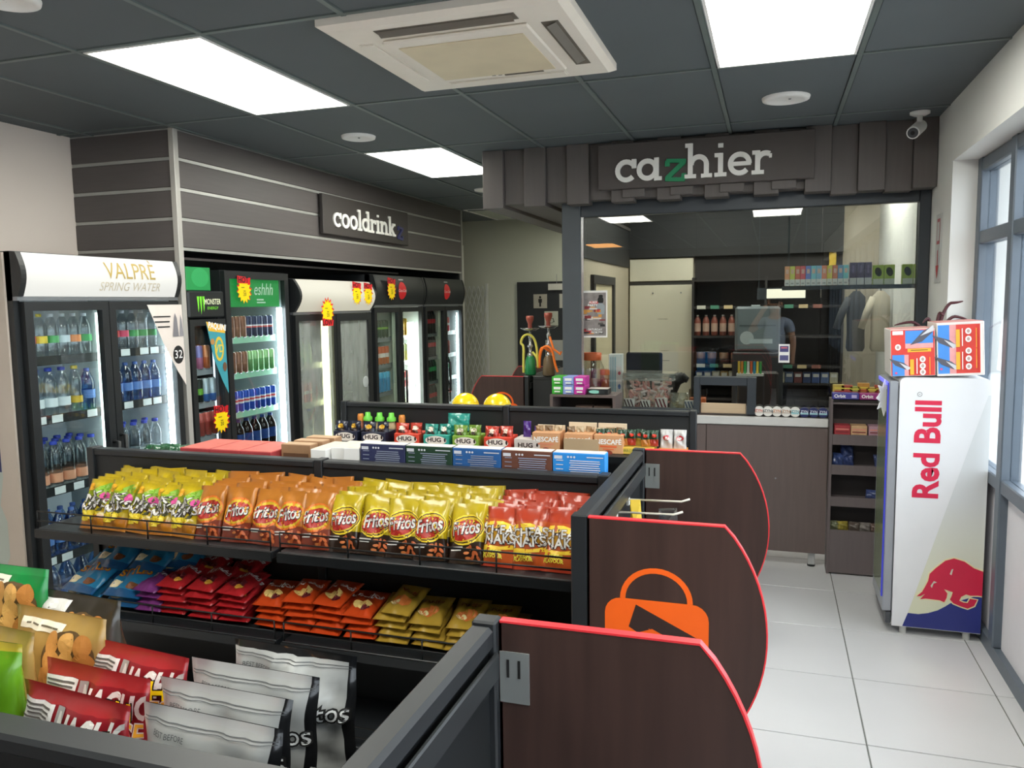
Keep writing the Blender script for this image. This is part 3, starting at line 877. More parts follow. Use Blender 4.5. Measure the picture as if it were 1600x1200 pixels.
# corner poster on the far door
def star_card(xf_, y, z, r, label, hot=True, low=False):
    t = T('price_card', label, 'price card', (xf_, y, z), group='red and yellow starburst price cards')
    n = 14
    for rr, mt, off, nm in ((r, RED, 0, 'backing_star'), (r * .9, YELLOW, .002, 'star')):
        P = []
        for a in range(2 * n):
            q = rr * (1 if a % 2 == 0 else .72)
            P.append((q * math.cos(PI * a / n + .1), q * math.sin(PI * a / n + .1) * 1.1))
        MB().prism(P, (xf_ + off, y + (r * .06 if off == 0 else 0), z - (0 if off == 0 else r * .08)), UY, Z3, .002, mt).obj(nm, t)
    if hot:
        zz_ = -.95 if low else .78
        MB().prism([(-r * .8, r * (zz_ - .25)), (r * .75, r * (zz_ - .25)), (r * .85, r * (zz_ + .2)), (-r * .8, r * (zz_ + .35))], (xf_ + .0015, y, z), UY, Z3, .0035, RED).obj('banner', t)
        MB().decals([('t', 'LOW' if low else 'HOT', r * .62, -r * .1, r * zz_, INK, {'off': .02}), ('r', -r * .2, r * .2, r * .4, r * .05, INK), ('r', .0, -r * .08, r * .3, r * .05, INK), ('t', '20', r * .4, 0, -r * .35, INK)], frame((xf_ + .0052, y, z), UY, Z3)).obj('print', t)
po = T('hanging_poster', 'pointed white paper poster with bottle sketch taped on the water cooler door', 'poster', (xf + .04, 3.85, 1.4))
MB().prism([(-.16, .27), (.12, .27), (.125, -.22), (.06, -.13), (-.05, .05)], (xf + .038, 3.86, 1.55), UY, Z3, .002, m('d9cfc8', .6)).obj('sheet', po)
MB().decals([('e', .07, -.03, .045, .055, INK), ('t', '32', .07, .07, -.03, WHITE), ('r', -.05, .2, .14, .008, INK), ('r', -.05, .17, .12, .008, INK), ('r', -.04, .14, .1, .008, INK), ('p', [(.03, .08), (.045, .19), (.055, .22), (.07, .19), (.08, .08)], m('77757a', .6)), ('p', [(.085, .08), (.095, .18), (.1, .21), (.11, .18), (.12, .08)], m('8a888d', .6))], frame((xf + .04, 3.86, 1.55), UY, Z3)).obj('print', po)

# ---------------------------------------------------------------- narrow energy-drink cooler
mc = T('energy_cooler', 'narrow black energy drink cooler with green claw logo header', 'cooler', (-3.7, 4.25, 0))
xf, y0, y1 = -3.47, 4.085, 4.425
cooler_body(mc, y0, y1, 1.90, xf, .55, inside=m('3a3f42', .5))
hd = MB().cbox(xf - .05, y0, 1.735, xf + .035, y1, 1.905, m('202426', .4), .01).obj('header_panel', mc)
GRN = m('7be03a', .4)
MB().decals([('p', [(-.095, .05), (-.075, .05), (-.078, -.02), (-.085, -.05)], GRN), ('p', [(-.07, .05), (-.05, .05), (-.053, -.03), (-.06, -.065)], GRN), ('p', [(-.045, .05), (-.025, .05), (-.028, -.02), (-.035, -.05)], GRN),
             ('t', 'MONSTER', .05, .05, .015, m('e8edc9', .5), {'off': .015, 'sx': .7}), ('t', 'ENERGY', .026, .05, -.025, GRN, {'sx': 1.1})], frame((xf + .035, 4.255, 1.82), UY, Z3)).obj('logo', hd)
cooler_door(mc, y0, y1, .14, 1.725, xf, .04)
led(mc, xf - .03, y1 - .055, .2, 1.65, .006, emi('dfeaf5', 1.2, 'edge_led'))
MZ = [1.40, 1.185, .965, .7]
for z in MZ:
    cooler_shelf(mc, y0 + .04, y1 - .075, z, xf - .02, .4, m('a4a9ad', .4), ())
WM = 'in the narrow energy cooler'
drink_row([(C_['pinkcan'], 'pink can'), (C_['pinkcan'], 'violet can'), (C_['orangecan'], 'orange can')], 4.165, .068, MZ[0], xf - .04, 'on top shelf ' + WM, 'drink_can', 'can', 'energy cooler cans', '', rows=1)
drink_row([(C_['blackgreen'], 'black and green can'), (C_['blackgreen'], 'black and green can'), (C_['silverblue'], 'silver-blue can'), (C_['silverblue'], 'silver-blue can')], 4.155, .063, MZ[1], xf - .04, 'on middle shelf ' + WM, 'drink_can', 'can', 'energy cooler cans', '')
drink_row([C_['redcan']] * 4, 4.155, .063, MZ[2], xf - .04, 'on third shelf ' + WM, 'drink_can', 'can', 'energy cooler cans', 'reddish can')
drink_row([C_['redcan']] * 4, 4.155, .063, MZ[3], xf - .04, 'on lowest shelf ' + WM, 'drink_can', 'can', 'energy cooler cans', 'red can')
gb = T('green_carton', 'green box lying on top of the narrow energy cooler', 'box', (-3.6, 4.2, 1.905))
MB().cbox(xf - .3, 4.105, 1.907, xf + .01, 4.33, 2.055, m('1f8f4a', .45, var=.1), .004).obj('carton', gb)
MB().decals([('e', .0, .02, .08, .06, m('2fa35c', .45))], frame((xf + .01, 4.23, 1.97), UY, Z3)).obj('print', gb)
dp = T('promotion_poster', 'pointed turquoise promotional poster hanging inside the narrow cooler door', 'poster', (xf + .04, 4.36, 1.5))
MB().prism([(-.14, .2), (.04, .17), (.05, -.28), (.0, -.2), (-.08, -.04)], (xf + .036, 4.37, 1.51), UY, Z3, .002, m('3f9aa8', .5, var=.15)).obj('sheet', dp)
MB().decals([('p', [(-.14, .2), (.04, .17), (.04, .12), (-.12, .14)], m('e8b73a', .5)), ('t', 'PAQUINI', .055, -.035, .165, WHITE, {'off': .03, 'rot': -.15, 'sx': .8}), ('e', -.025, .02, .045, .08, m('d8b83a', .5)), ('e', -.025, .02, .03, .06, m('4fa8a0', .5)), ('t', 'VD', .07, -.025, .02, m('e0c84a', .5), {'off': .02}), ('e', -.09, .07, .02, .02, m('b8864a', .5)), ('e', .02, -.1, .02, .03, m('70503a', .5))], frame((xf + .038, 4.37, 1.51), UY, Z3)).obj('print', dp)
star_card(xf + .045, 4.32, 1.07, .085, 'starburst price card with HOT banner low on the narrow cooler')

# ---------------------------------------------------------------- green-topped cooler
gc = T('green_cooler', 'black single-door cooler with green header and bright shelf strips', 'cooler', (-3.75, 4.8, 0))
xf, y0, y1 = -3.47, 4.432, 5.17
cooler_body(gc, y0, y1, 2.045, xf, .62, inside=m('8f9a9c', .4))
cooler_door(gc, y0 + .005, y1 - .005, .12, 2.04, xf, .05)
hd = MB().box(xf - .03, y0 + .045, 1.80, xf + .008, y1 - .09, 2.0, emi('22a84f', .36, 'green_header', '186a34')).obj('header_panel', gc)
MB().decals([('t', 'eshhh', .12, .13, .02, m('e9f2e6', .5), {'shear': .25, 'sx': .8}), ('r', .09, -.05, .08, .01, WHITE), ('r', .1, -.07, .1, .008, WHITE)], frame((xf + .008, 4.76, 1.9), UY, Z3)).obj('logo', hd)
led(gc, xf - .0, y1 - .085, .15, 1.79, .02)
GZ = [1.585, 1.34, 1.07, .75]
M_GSTRIP = m('9fd9b8', .4)
for z in GZ:
    cooler_shelf(gc, y0 + .045, y1 - .11, z, xf - .02, .45, M_GSTRIP, (.05,), m('c9e6d8', .4))
WG = 'in the green-topped cooler'
drink_row([(C_['magenta'], 'magenta can'), (C_['brown'], 'brown can'), (C_['brown'], 'brown can'), (C_['brown'], 'brown can')] + [(C_['navy'], 'navy can')] * 5, 4.512, .063, GZ[0], xf - .045, 'on top shelf ' + WG, 'drink_can', 'can', 'green cooler cans', '')
drink_row([(C_['magenta'], 'magenta can'), (C_['brown'], 'brown can'), (C_['brown'], 'brown can'), (C_['brown'], 'brown can')] + [(C_['lime'], 'lime green can')] * 5, 4.512, .063, GZ[1], xf - .045, 'on second shelf ' + WG, 'drink_can', 'can', 'green cooler cans', '')
drink_row([(B_JUG, 'green bottle')] + [(C_['blue'], 'blue cola can')] * 8, 4.512, .063, GZ[2], xf - .045, 'on third shelf ' + WG, 'drink_can', 'can', 'green cooler cans', '', rows=1)
drink_row([(B_PEPB, 'dark cola bottle')] * 6, 4.53, .094, GZ[3], xf - .06, 'on lower shelf ' + WG, 'drink_bottle', 'bottle', 'green cooler bottles', '')
star_card(xf + .038, 4.63, 1.915, .085, 'starburst price card with HOT banner on the green header')

# ---------------------------------------------------------------- cream-headed cooler
cc2 = T('cream_cooler', 'wide two-door cooler with plain cream lit header and misted glass', 'cooler', (-3.75, 5.85, 0))
xf, y0, y1 = -3.47, 5.225, 6.46
cooler_body(cc2, y0, y1, 2.01, xf, .62, inside=m('767d7d', .4))
h, fn = lightbox_header(cc2, y0, y1, 1.755, 2.005, xf, emi('efe9cf', .33, 'cream_lightbox'), bulge=.06)
MISTY = glass('d6ddd8', .09, .02, .28)
cooler_door(cc2, y0 + .015, 5.83, .12, 1.73, xf, .045, gl=MISTY)
cooler_door(cc2, 5.84, y1 - .015, .12, 1.73, xf, .06, gl=MISTY)
led(cc2, xf - .02, 5.74, .15, 1.68, .03, M_LEDY)
CZ = [1.33, 1.02, .72]
for z in CZ:
    cooler_shelf(cc2, y0 + .04, 5.80, z, xf - .05, .42, m('9aa19f', .4), ())
    cooler_shelf(cc2, 5.86, y1 - .04, z, xf - .05, .42, m('8a918f', .4), ())
WC = 'of the misted cream-headed cooler'
for k, z in enumerate(CZ):
    drink_row([(C_['redwhite'], 'pale can') if k == 1 else (B_JUG if k == 0 else B_WAT, ('green bottle', '', 'clear bottle')[k])] * 4, 5.31, .085, z, xf - .09, ('top', 'middle', 'lower')[k] + ' shelf ' + WC, 'drink_bottle', 'bottle', 'cream cooler drinks', '')
for yy, zz_, lb in ((6.1, 1.93, 'left starburst price card of the two on the cream header'), (6.3, 1.925, 'right starburst price card of the two on the cream header')):
    star_card(xf + .086, yy, zz_ - .03, .09, lb)
star_card(xf + .095, 5.60, 1.76, .1, 'starburst price card with LOW banner under the cream header', True, True)
ds = tag(MB().lathe([(.001, .0), (.05, .0), (.05, .002), (.04, .003), (.001, .003)], m('b9c0c0', .5), 20).weld().obj('door_sticker'), 'small round pale sticker on the misted cooler door', 'sticker')
ds.location = (xf + .02, 6.33, 1.12); ds.rotation_euler = (0, PI / 2, 0)

# ---------------------------------------------------------------- two red-badged coolers
def red_cooler(y0, y1, zt, label, near, kinds, handle_far, ledmat, ledr):
    t = T('cola_cooler', label, 'cooler', (-3.75, (y0 + y1) / 2, 0), group='black coolers with red round badges')
    xf = -3.47
    cooler_body(t, y0, y1, zt, xf, .62, inside=m('a9b0ae', .4))
    h, fn = lightbox_header(t, y0, y1, 1.80, zt - .005, xf, m('25292b', .4), bulge=.03)
    yc = (y0 + y1) / 2
    MB().decals([('e', yc, .135, .085, .085, m('e0242c', .4)), ('t', 'Coca-Cola', .04, yc, .135, WHITE, {'shear': .3}), ('r', yc, .24, .1, .012, m('b9b9b9', .5))], fn, .004, .0004, .02).obj('logo', h)
    cooler_door(t, y0 + .01, yc - .005, .12, 1.775, xf, .045, handle=None)
    cooler_door(t, yc + .005, y1 - .01, .12, 1.775, xf, .045, handle=-1, hz=1.0)
    MB().box(xf - .3, yc - .03, .12, xf - .005, yc + .03, 1.77, m('dfe6cf', .4)).obj('centre_post', t)
    MB().box(xf - .012, yc - .10, .16, xf - .004, yc - .035, 1.73, m('e2ead0', .4)).obj('door_edge_strip', t)
    if ledr > .025: led(t, xf - .04, y1 - .17, .16, 1.62, ledr, ledmat)
    else:
        led_dots(t, xf - .01, y1 - .11, .16, 1.70)
        led(t, xf - .02, y1 - .075, .16, 1.70, .007)
    z_ = [1.485, 1.23, .965, .68]
    for z in z_:
        cooler_shelf(t, y0 + .04, yc - .035, z, xf - .05, .42, m('8d9392', .4), ())
        cooler_shelf(t, yc + .035, y1 - .04, z, xf - .05, .42, m('c9cfca', .4), ())
    for k, (a, da, b_, db) in enumerate(kinds):
        w = ('top', 'second', 'third', 'lower')[k] + ' shelf of the ' + near
        drink_row([a] * 6, y0 + .085, .068, z_[k], xf - .075, w + ', near door', 'drink_bottle', 'bottle', near + ' drinks', da)
        drink_row([b_] * 4, yc + .085, .072, z_[k], xf - .075, w + ', far door', 'drink_bottle', 'bottle', near + ' drinks', db)
    return t
red_cooler(6.50, 7.585, 2.08, 'nearer black cooler with round red badge and bright vertical tube', 'nearer red-badged cooler',
           [(C_['darkgreen'], 'dark green can', C_['gold'], 'golden can'), (C_['orangewhite'], 'orange and white can', C_['paleyellow'], 'pale yellow can'), (C_['cyan'], 'bright blue bottle', C_['redwhite'], 'red and white can'), (C_['purpletub'], 'purple and orange bottle', C_['paleyellow'], 'pale can')], True, emi('fbfff0', FRIDGE_LED * 1.3, 'tube'), .03)
red_cooler(7.62, 8.70, 2.08, 'farther black cooler with round red badge and string of LED dots', 'farther red-badged cooler',
           [(B_COLA, 'dark cola bottle', C_['redwhite'], 'red can'), (B_COLA, 'dark red-capped bottle', C_['redcan'], 'dull red can'), (B_GREEN, 'green bottle', B_GREEN, 'pale green bottle'), (B_COLA, 'dark cola bottle', B_COLA, 'dark bottle')], True, M_LED, .02)
star_card(-3.47 + .085, 6.76, 1.945, .095, 'starburst price card beside the round red badge')
# ================================================================ GONDOLA SHELVING
M_SH = m('232629', .42, var=.12)
M_PANEL = m('1c1f21', .5, var=.12)
M_PWOOD = m('3f2d28', .42, var=.38, sc=3, stretch=(12, 12, .9))
M_REDGE = m('e0383f', .35)
M_PLATE = m('8f9392', .4, .4)
GH = 1.2
def wire_fence(sh, x0, x1, y, z, h=.07, n=4, side=None, yb=None):
    """front rail of two wires with uprights; one fence per bay"""
    b = MB()
    r = .0032
    for hh in (h, h * .45):
        b.tube([(x0, y, z + hh), (x1, y, z + hh)], r, WIRE, 5)
    for k in range(n + 1):
        x = x0 + (x1 - x0) * k / n
        b.tube([(x, y, z), (x, y, z + h)], r, WIRE, 5)
    if side is not None:
        for hh in (h, h * .45):
            b.tube([(side, y, z + hh), (side, yb, z + hh)], r, WIRE, 5)
    b.obj('wire_fence', sh)
def gondola(label, x0, x1, y, bays, loc, front, back, fences=()):
    """front/back: list of (z, depth) shelves on the -Y and +Y sides"""
    t = T('gondola_shelving', label, 'shelving unit', loc)
    xs = [x0 + (x1 - x0) * k / bays for k in range(bays + 1)]
    for x in xs:
        MB().cbox(x - .018, y - .03, 0, x + .018, y + .03, GH + .004, M_SH, .003).obj('upright_post', t)
    for a, b_ in zip(xs, xs[1:]):
        MB().box(a + .018, y - .016, .12, b_ - .018, y + .016, GH - .03, M_PANEL).obj('back_panel', t)
        MB().cbox(a + .018, y - .028, GH - .03, b_ - .018, y + .028, GH, M_SH, .006).obj('top_rail', t)
        for sgn, lst in ((-1, front), (1, back)):
            for z, d in lst:
                ya, yb = y + sgn * .03, y + sgn * (.03 + d)
                lo, hi = min(ya, yb), max(ya, yb)
                s_ = MB().cbox(a + .012, lo, z - .028, b_ - .012, hi, z, M_SH, .003).obj('shelf', t)
                e0, e1 = (lo - .006, lo) if sgn < 0 else (hi, hi + .006)
                MB().box(a + .012, e0, z - .036, b_ - .012, e1, z - .002, m('15181a', .3)).obj('price_strip', s_)
                yy = (lo + .006) if sgn < 0 else (hi - .006)
                if not any(abs(z - q) < .001 for q in fences): wire_fence(s_, a + .02, b_ - .02, yy, z)
            if lst:
                d = max(q[1] for q in lst)
                ya, yb = y + sgn * .03, y + sgn * (.03 + d - .03)
                MB().box(a + .012, min(ya, yb), .01, b_ - .012, max(ya, yb), .11, M_PANEL).obj('kick_plate', t)
    return t
S1, S2, S3 = .93, .60, .26
Y1, Y2, Y3 = .82, 2.69, 4.40
gondola('black gondola shelving nearest the viewer, holding large chip bags', -2.80, -.545, Y1, 2, (-1.67, Y1, 0), [(S1, .30), (S2, .30), (.14, .34)], [(S1 + .011, .30), (S2, .30), (.14, .34)])
gondola('black gondola shelving in the middle, holding rows of snack bags', -2.80, -.545, Y2, 2, (-1.67, Y2, 0), [(S1, .30), (S2, .30), (S3, .32)], [(S1 + .09, .30), (S2, .30), (.14, .32)], fences=(S1 + .09,))
gondola('black gondola shelving farthest back, with drink mixes before it', -2.545, -.40, Y3, 2, (-1.47, Y3, 0), [(.993, .30), (S2, .30), (.14, .34)], [(S1 + .02, .30), (S2, .30), (.14, .34)], fences=(.993, S1 + .02))

def panel_outline(sgn=1):
    """side board of an end unit: straight back, bowed front"""
    P = [(0, .02), (0, GH), (.37, GH)]
    # circle through (.37,1.2), (.475,.96), (.42,.68)
    ax_, ay_, bx_, by_, cx_, cy_ = .372, 1.2, .478, .95, .425, .68
    d = 2 * (ax_ * (by_ - cy_) + bx_ * (cy_ - ay_) + cx_ * (ay_ - by_))
    ux = ((ax_ ** 2 + ay_ ** 2) * (by_ - cy_) + (bx_ ** 2 + by_ ** 2) * (cy_ - ay_) + (cx_ ** 2 + cy_ ** 2) * (ay_ - by_)) / d
    uy = ((ax_ ** 2 + ay_ ** 2) * (cx_ - bx_) + (bx_ ** 2 + by_ ** 2) * (ax_ - cx_) + (cx_ ** 2 + cy_ ** 2) * (bx_ - ax_)) / d
    R = math.hypot(ax_ - ux, ay_ - uy)
    a0 = math.atan2(ay_ - uy, ax_ - ux)
    a1 = -math.radians(62)
    for k in range(1, 25):
        a = a0 + (a1 - a0) * k / 24
        P.append((ux + R * math.cos(a), uy + R * math.sin(a)))
    P += [(.30, .30), (.36, .15), (.36, .02)]
    return [(x * sgn, z) for x, z in P]
ORANGE = m('f2641c', .4)
def bag_logo(parent, fn, dark):
    """orange shopping bag with a dark folded-ribbon mark"""
    def rr(x0, z0, x1, z1, r):
        P = []
        for cx, cz, a0 in ((x1 - r, z1 - r, 0), (x0 + r, z1 - r, 90), (x0 + r, z0 + r, 180), (x1 - r, z0 + r, 270)):
            P += arc(cx, cz, r, a0, a0 + 90, 5)
        return P
    b = MB()
    b.decals([('p', rr(-.142, -.26, .142, -.005, .045), ORANGE)], fn, .0006)
    b.obj('logo_bag', parent)
    b = MB()
    stroke(b, arc(0, -.005, .092, 0, 180, 18, .085), .015, fn, .0008, ORANGE)
    b.obj('logo_handle', parent)
    b = MB()
    b.decals([('p', [(-.055, -.02), (.125, -.105), (.125, -.15), (-.01, -.085), (-.05, -.1), (-.075, -.085)], dark)], fn, .0013)
    b.decals([('p', [(-.02, -.085), (.06, -.125), (.02, -.17)], ORANGE), ('p', [(.125, -.15), (.125, -.19), (-.05, -.23), (-.05, -.19)], dark)], fn, .0015)
    b.obj('logo_mark', parent)
def end_unit(label, loc, xb, ya, yb, sgn=1, logo_far=True, plates=True, group='gondola end units with red-edged side boards'):
    """one-sided end bay: back panel along Y, two bowed side boards reaching sgn*X"""
    t = T('gondola_end_unit', label, 'shelving unit', loc, group=group)
    for y in (ya, yb):
        MB().cbox(xb - .03, y - .02, 0, xb + .018, y + .02, GH + .006, M_SH, .004).obj('upright_post', t)
    MB().cbox(xb - .032, ya + .02, GH - .045, xb + .016, yb - .02, GH, M_SH, .008).obj('top_rail', t)
    MB().cbox(xb + .016, ya + .02, GH - .1, xb + .026, yb - .02, GH - .05, m('3a3d3f', .35, .4), .003).obj('hook_bar', t)
    for z0, z1 in ((.62, GH - .045), (.12, .615)):
        MB().box(xb - .012, ya + .02, z0, xb + .004, yb - .02, z1, M_PANEL).obj('back_panel', t)
    MB().box(xb + (0 if sgn > 0 else -.3), ya + .02, .02, xb + (.3 if sgn > 0 else 0), yb - .02, .14, M_SH).obj('base_deck', t)
    P = panel_outline(sgn)
    for k, y in enumerate((ya - .02, yb)):
        # board 18 mm thick, normal along -Y
        ord_ = P if sgn > 0 else P[::-1]
        ord_ = ord_[::-1]
        sb = MB().prism(ord_, (xb + .02 * sgn, y + .018, 0), UX, Z3, .018, M_PWOOD).obj('side_board', t)
        b = MB()
        q = [p for p in P[1:]]
        # red edging band around top and front
        vs = []; fs = []
        cx0 = xb + .02 * sgn
        n = len(q)
        out = []
        for i, (px, pz) in enumerate(q):
            a = q[max(0, i - 1)]; c = q[min(n - 1, i + 1)]
            tx, tz = c[0] - a[0], c[1] - a[1]
            L = math.hypot(tx, tz)
            nx, nz = -tz / L * sgn, tx / L * sgn
            if i == 0: nx, nz = 0, 1
            out.append((px + nx * .004 * 1, pz + nz * .004))
        for (px, pz), (ox, oz) in zip(q, out):
            vs += [(cx0 + px, y - .001, pz), (cx0 + ox, y - .001, oz), (cx0 + ox, y + .019, oz), (cx0 + px, y + .019, pz)]
        for i in range(n - 1):
            for e in range(4):
                fs.append((4 * i + e, 4 * i + (e + 1) % 4, 4 * i + 4 + (e + 1) % 4, 4 * i + 4 + e))
        b.add(vs, fs, M_REDGE)
        b.add([(cx0 - .001, y - .0012, .02), (cx0 + .004, y - .0012, .02), (cx0 + .004, y - .0012, GH), (cx0 - .001, y - .0012, GH)], [(0, 1, 2, 3), (3, 2, 1, 0)], M_REDGE)
        b.obj('red_edging', sb)
        if k == 0:
            bag_logo(sb, frame((xb + .02 * sgn + .19 * sgn, y - .0004, .985), UX, Z3), m('33231f', .5))
        if plates:
            yy = y + .018 if k == 0 else y
            d = .003 if k == 0 else -.003
            br = MB().box(xb + .02, min(yy, yy + d), GH - .155, xb + .078, max(yy, yy + d), GH - .055, M_PLATE).obj('bracket_plate', t)
            for xx in (.034, .056):
                MB().box(xb + xx, yy + d * 1.05 - .001, GH - .105, xb + xx + .005, yy + d * 1.05 + .001, GH - .07, INK).obj('slot', br)
    return t
end_unit('dark wood gondola end unit nearest the viewer, red-edged bowed boards', (-.3, .85, 0), -.50, .30, 1.37)
end_unit('dark wood gondola end unit with orange bag logo on its side', (-.3, 2.67, 0), -.50, 2.15, 3.19)
eu3 = end_unit('dark wood end unit behind the farthest gondola, by the water pipes', (-2.0, 6.5, 0), -1.90, 6.20, 7.2, sgn=-1, plates=False)
eu3['label'] = 'dark red-edged end unit in front of the hookahs, half hidden'
# hooks on the end unit
for k, (yy, zz_) in enumerate(((2.86, 1.075), (2.62, 1.09))):
    t = T('display_hook', ('farther white wire display hook on the end unit', 'nearer white wire display hook on the end unit')[k], 'hook', (-.47, yy, zz_))
    MB().box(-.496, yy - .012, zz_ - .02, -.488, yy + .012, zz_ + .03, WHITE).obj('clip', t)
    MB().tube([(-.49, yy, zz_), (-.30, yy, zz_ + .004), (-.27, yy, zz_ + .015)], .004, m('d9d3c6', .4), 6).obj('wire', t)
M_SACH = m('e8c53a', .4)
for k, (yy, dx) in enumerate(((2.80, 0), (2.74, .01))):
    o = tag(MB().add([(-.475 + dx, yy, 1.09), (-.44 + dx, yy + .01, 1.09), (-.43 + dx, yy + .01, .96), (-.47 + dx, yy, .96), (-.458 + dx, yy - .012, 1.02), (-.45 + dx, yy + .024, 1.02)], [(0, 1, 5), (1, 2, 5), (2, 3, 5), (3, 0, 5), (0, 4, 1), (1, 4, 2), (2, 4, 3), (3, 4, 0)], M_SACH).obj('hanging_sachet', loc=(-.45, yy, .96)),
            ('nearer yellow sachet hanging beside the display hook', 'farther yellow sachet hanging beside the display hook')[1 - k], 'sachet')
o = tag(MB().add([(-.35, 2.625, 1.11), (-.29, 2.63, 1.115), (-.285, 2.63, 1.03), (-.345, 2.62, 1.025), (-.32, 2.605, 1.07), (-.32, 2.645, 1.07)], [(0, 1, 4), (1, 2, 4), (2, 3, 4), (3, 0, 4), (0, 5, 1), (1, 5, 2), (2, 5, 3), (3, 5, 0)], glass('d9dfe2', .15, .1)).obj('clear_packet', loc=(-.32, 2.625, 1.025)), 'small clear plastic packet hanging on the nearer wire hook', 'packet')

# ================================================================ SNACK BAGS
def bag_shape(w, h, t, seed, seal=.06, wr=.010, bulge=.35):
    R = random.Random(seed)
    ph = [R.uniform(0, 6.28) for _ in range(8)]
    fr = [R.uniform(.8, 1.3) for _ in range(8)]
    def depth(x, z, side):
        u = x / (w / 2); v = z / h
        s_ = (v - seal) / (1 - 2 * seal)
        e = max(0., min(1., s_))
        prof = max(0., 1 - abs(u) ** 2.6) ** .6 * (math.sin(PI * e) ** .55 if 0 < e < 1 else 0)
        n = .5 * math.sin(5 * u * fr[0] + 4 * v + ph[0]) + .5 * math.sin(11 * v * fr[1] + 3 * u + ph[1]) + .4 * math.sin(13 * u * fr[2] - 6 * v + ph[2]) + .3 * math.sin(23 * v * fr[3] + 7 * u * fr[4] + ph[3])
        n += .5 * math.exp(-((e - .0) * 7) ** 2) * math.sin(22 * u + ph[4]) + .5 * math.exp(-((1 - e) * 7) ** 2) * math.sin(19 * u + ph[5])
        q = t / 2 * prof * (1 + .10 * math.sin(2.3 * v * fr[5] + ph[6] + side)) + wr * n * (.25 + .75 * prof) * (1 if 0 < e < 1 else .3)
        return max(.0008, q)
    def edge(v):
        return 1 - .05 * math.sin(PI * v) ** .7 + .012 * math.sin(17 * v + ph[7])
    return depth, edge
def bag_mesh(w, h, t, bands, seed, back=None, nx=10, nz=14, seal=.06, wr=.010, sidemat=None):
    """bands: list of (height fraction up to, material) from below"""
    depth, edge = bag_shape(w, h, t, seed, seal, wr)
    b = MB()
    def pick(v, L):
        for f, mt in L:
            if v <= f: return mt
        return L[-1][1]
    for side, L in ((-1, bands), (1, back or bands)):
        P = []
        for j in range(nz + 1):
            for i in range(nx + 1):
                x = (i / nx - .5) * w; z = j / nz * h
                d = depth(x, z, side) if 0 < i < nx else 0.0
                P.append((x * edge(j / nz), side * d, z))
        for j in range(nz):
            F = []
            for i in range(nx):
                q = j * (nx + 1) + i
                f = (q, q + 1, q + nx + 2, q + nx + 1)
                F.append(f if side < 0 else f[::-1])
            # each row gets its own verts, welded later
            idx = sorted({k for f in F for k in f}); mp = {k: n_ for n_, k in enumerate(idx)}
            R_ = [tuple(mp[k] for k in f) for f in F]
            if sidemat is not None:
                b.add([P[k] for k in idx], R_[-1:], sidemat, True)
                R_ = R_[:-1]
            b.add([P[k] for k in idx], R_, pick((j + .5) / nz, L), True)
    b.weld()
    def fn(x, z, l):
        gx = min(nx - 1e-6, max(0, (x / w + .5) * nx)); gz = min(nz - 1e-6, max(0, z / h * nz))
        i, j = int(gx), int(gz); fx, fz = gx - i, gz - j
        def pt(i_, j_):
            xx = (i_ / nx - .5) * w; zz = j_ / nz * h
            return V((xx * edge(j_ / nz), -(depth(xx, zz, -1) if 0 < i_ < nx else 0), zz))
        p = (pt(i, j) * (1 - fx) + pt(i + 1, j) * fx) * (1 - fz) + (pt(i, j + 1) * (1 - fx) + pt(i + 1, j + 1) * fx) * fz
        return p - V((0, l, 0))
    fnb = None
    return b.mesh('snack_bag'), fn, fnb
FO = dict(r=.28, var=.12, sc=20, coat=.25)
def fm(h, **k):
    d = dict(FO); d.update(k)
    c = [int(int(h[i:i + 2], 16) * .84) for i in (0, 2, 4)]
    return m('%02x%02x%02x' % tuple(c), **d)
M_CHIP = m('a8552e', .4, var=.6, sc=45)
M_FOR = fm('dc8a30'); M_FRB = fm('96402a', var=.4, sc=40); M_FYE = fm('dcc01c'); M_FBK = fm('37251c', var=.3)
M_NIK = fm('e6c81e', var=.35, sc=26); M_NIK2 = fm('d98a22', var=.4, sc=30); M_NIK3 = fm('b4c42a', var=.3, sc=26)
M_CHE = fm('e0662c'); M_CHY = fm('e3a524'); M_CHR = fm('d0482a')
WT = m('dcd9d4', .4); DK = m('2a1716', .5); RL = m('b0261c', .4); OY = m('d89c28', .4); YY = m('d8b824', .4)

def bag_kind(w, h, t, bands, spec, seed, back=None, **k):
    me, fn, fnb = bag_mesh(w, h, t, bands, seed, back, **k)
    pm = MB().decals(spec, fn, .0012, .0005, .016).mesh('print') if spec else None
    return me, pm
def fritos(seed, top, bot, swoosh):
    w, h = .132, .205
    spec = [('e', 0, .112, .065, .052, swoosh, .3), ('e', 0, .112, .063, .046, OY if top is M_FOR else m('3a2618', .4), .3), ('e', .0, .112, .061, .042, YY, .3), ('e', 0, .110, .058, .035, RL, .3),
            ('t', 'Fritos', .062, 0, .114, DK, {'off': .05, 'shear': .25, 'rot': .14, 'sx': .7}), ('t', 'Fritos', .062, -.001, .115, WT, {'off': .02, 'shear': .25, 'rot': .14, 'sx': .7}),
            ('r', -.03, .052, .05, .005, WT), ('r', -.032, .043, .04, .004, WT)]
    for i in range(9):
        spec.append(('e', .012 + .018 * (i % 3) + .006 * math.sin(i * 3 + seed), .018 + .016 * (i // 3), .010, .005, m(('d07a42', 'b85c2e', 'c8683a')[i % 3], .4), i * 1.1))
    return bag_kind(w, h, .042, [(.36, bot), (1, top)], spec, seed)
BK = {
    'fo': [fritos(s, M_FOR, M_FRB, m('e8701e', .4)) for s in (1, 2)],
    'fy': [fritos(s, M_FYE, M_FBK, m('f5d93a', .4)) for s in (3, 4)],
}
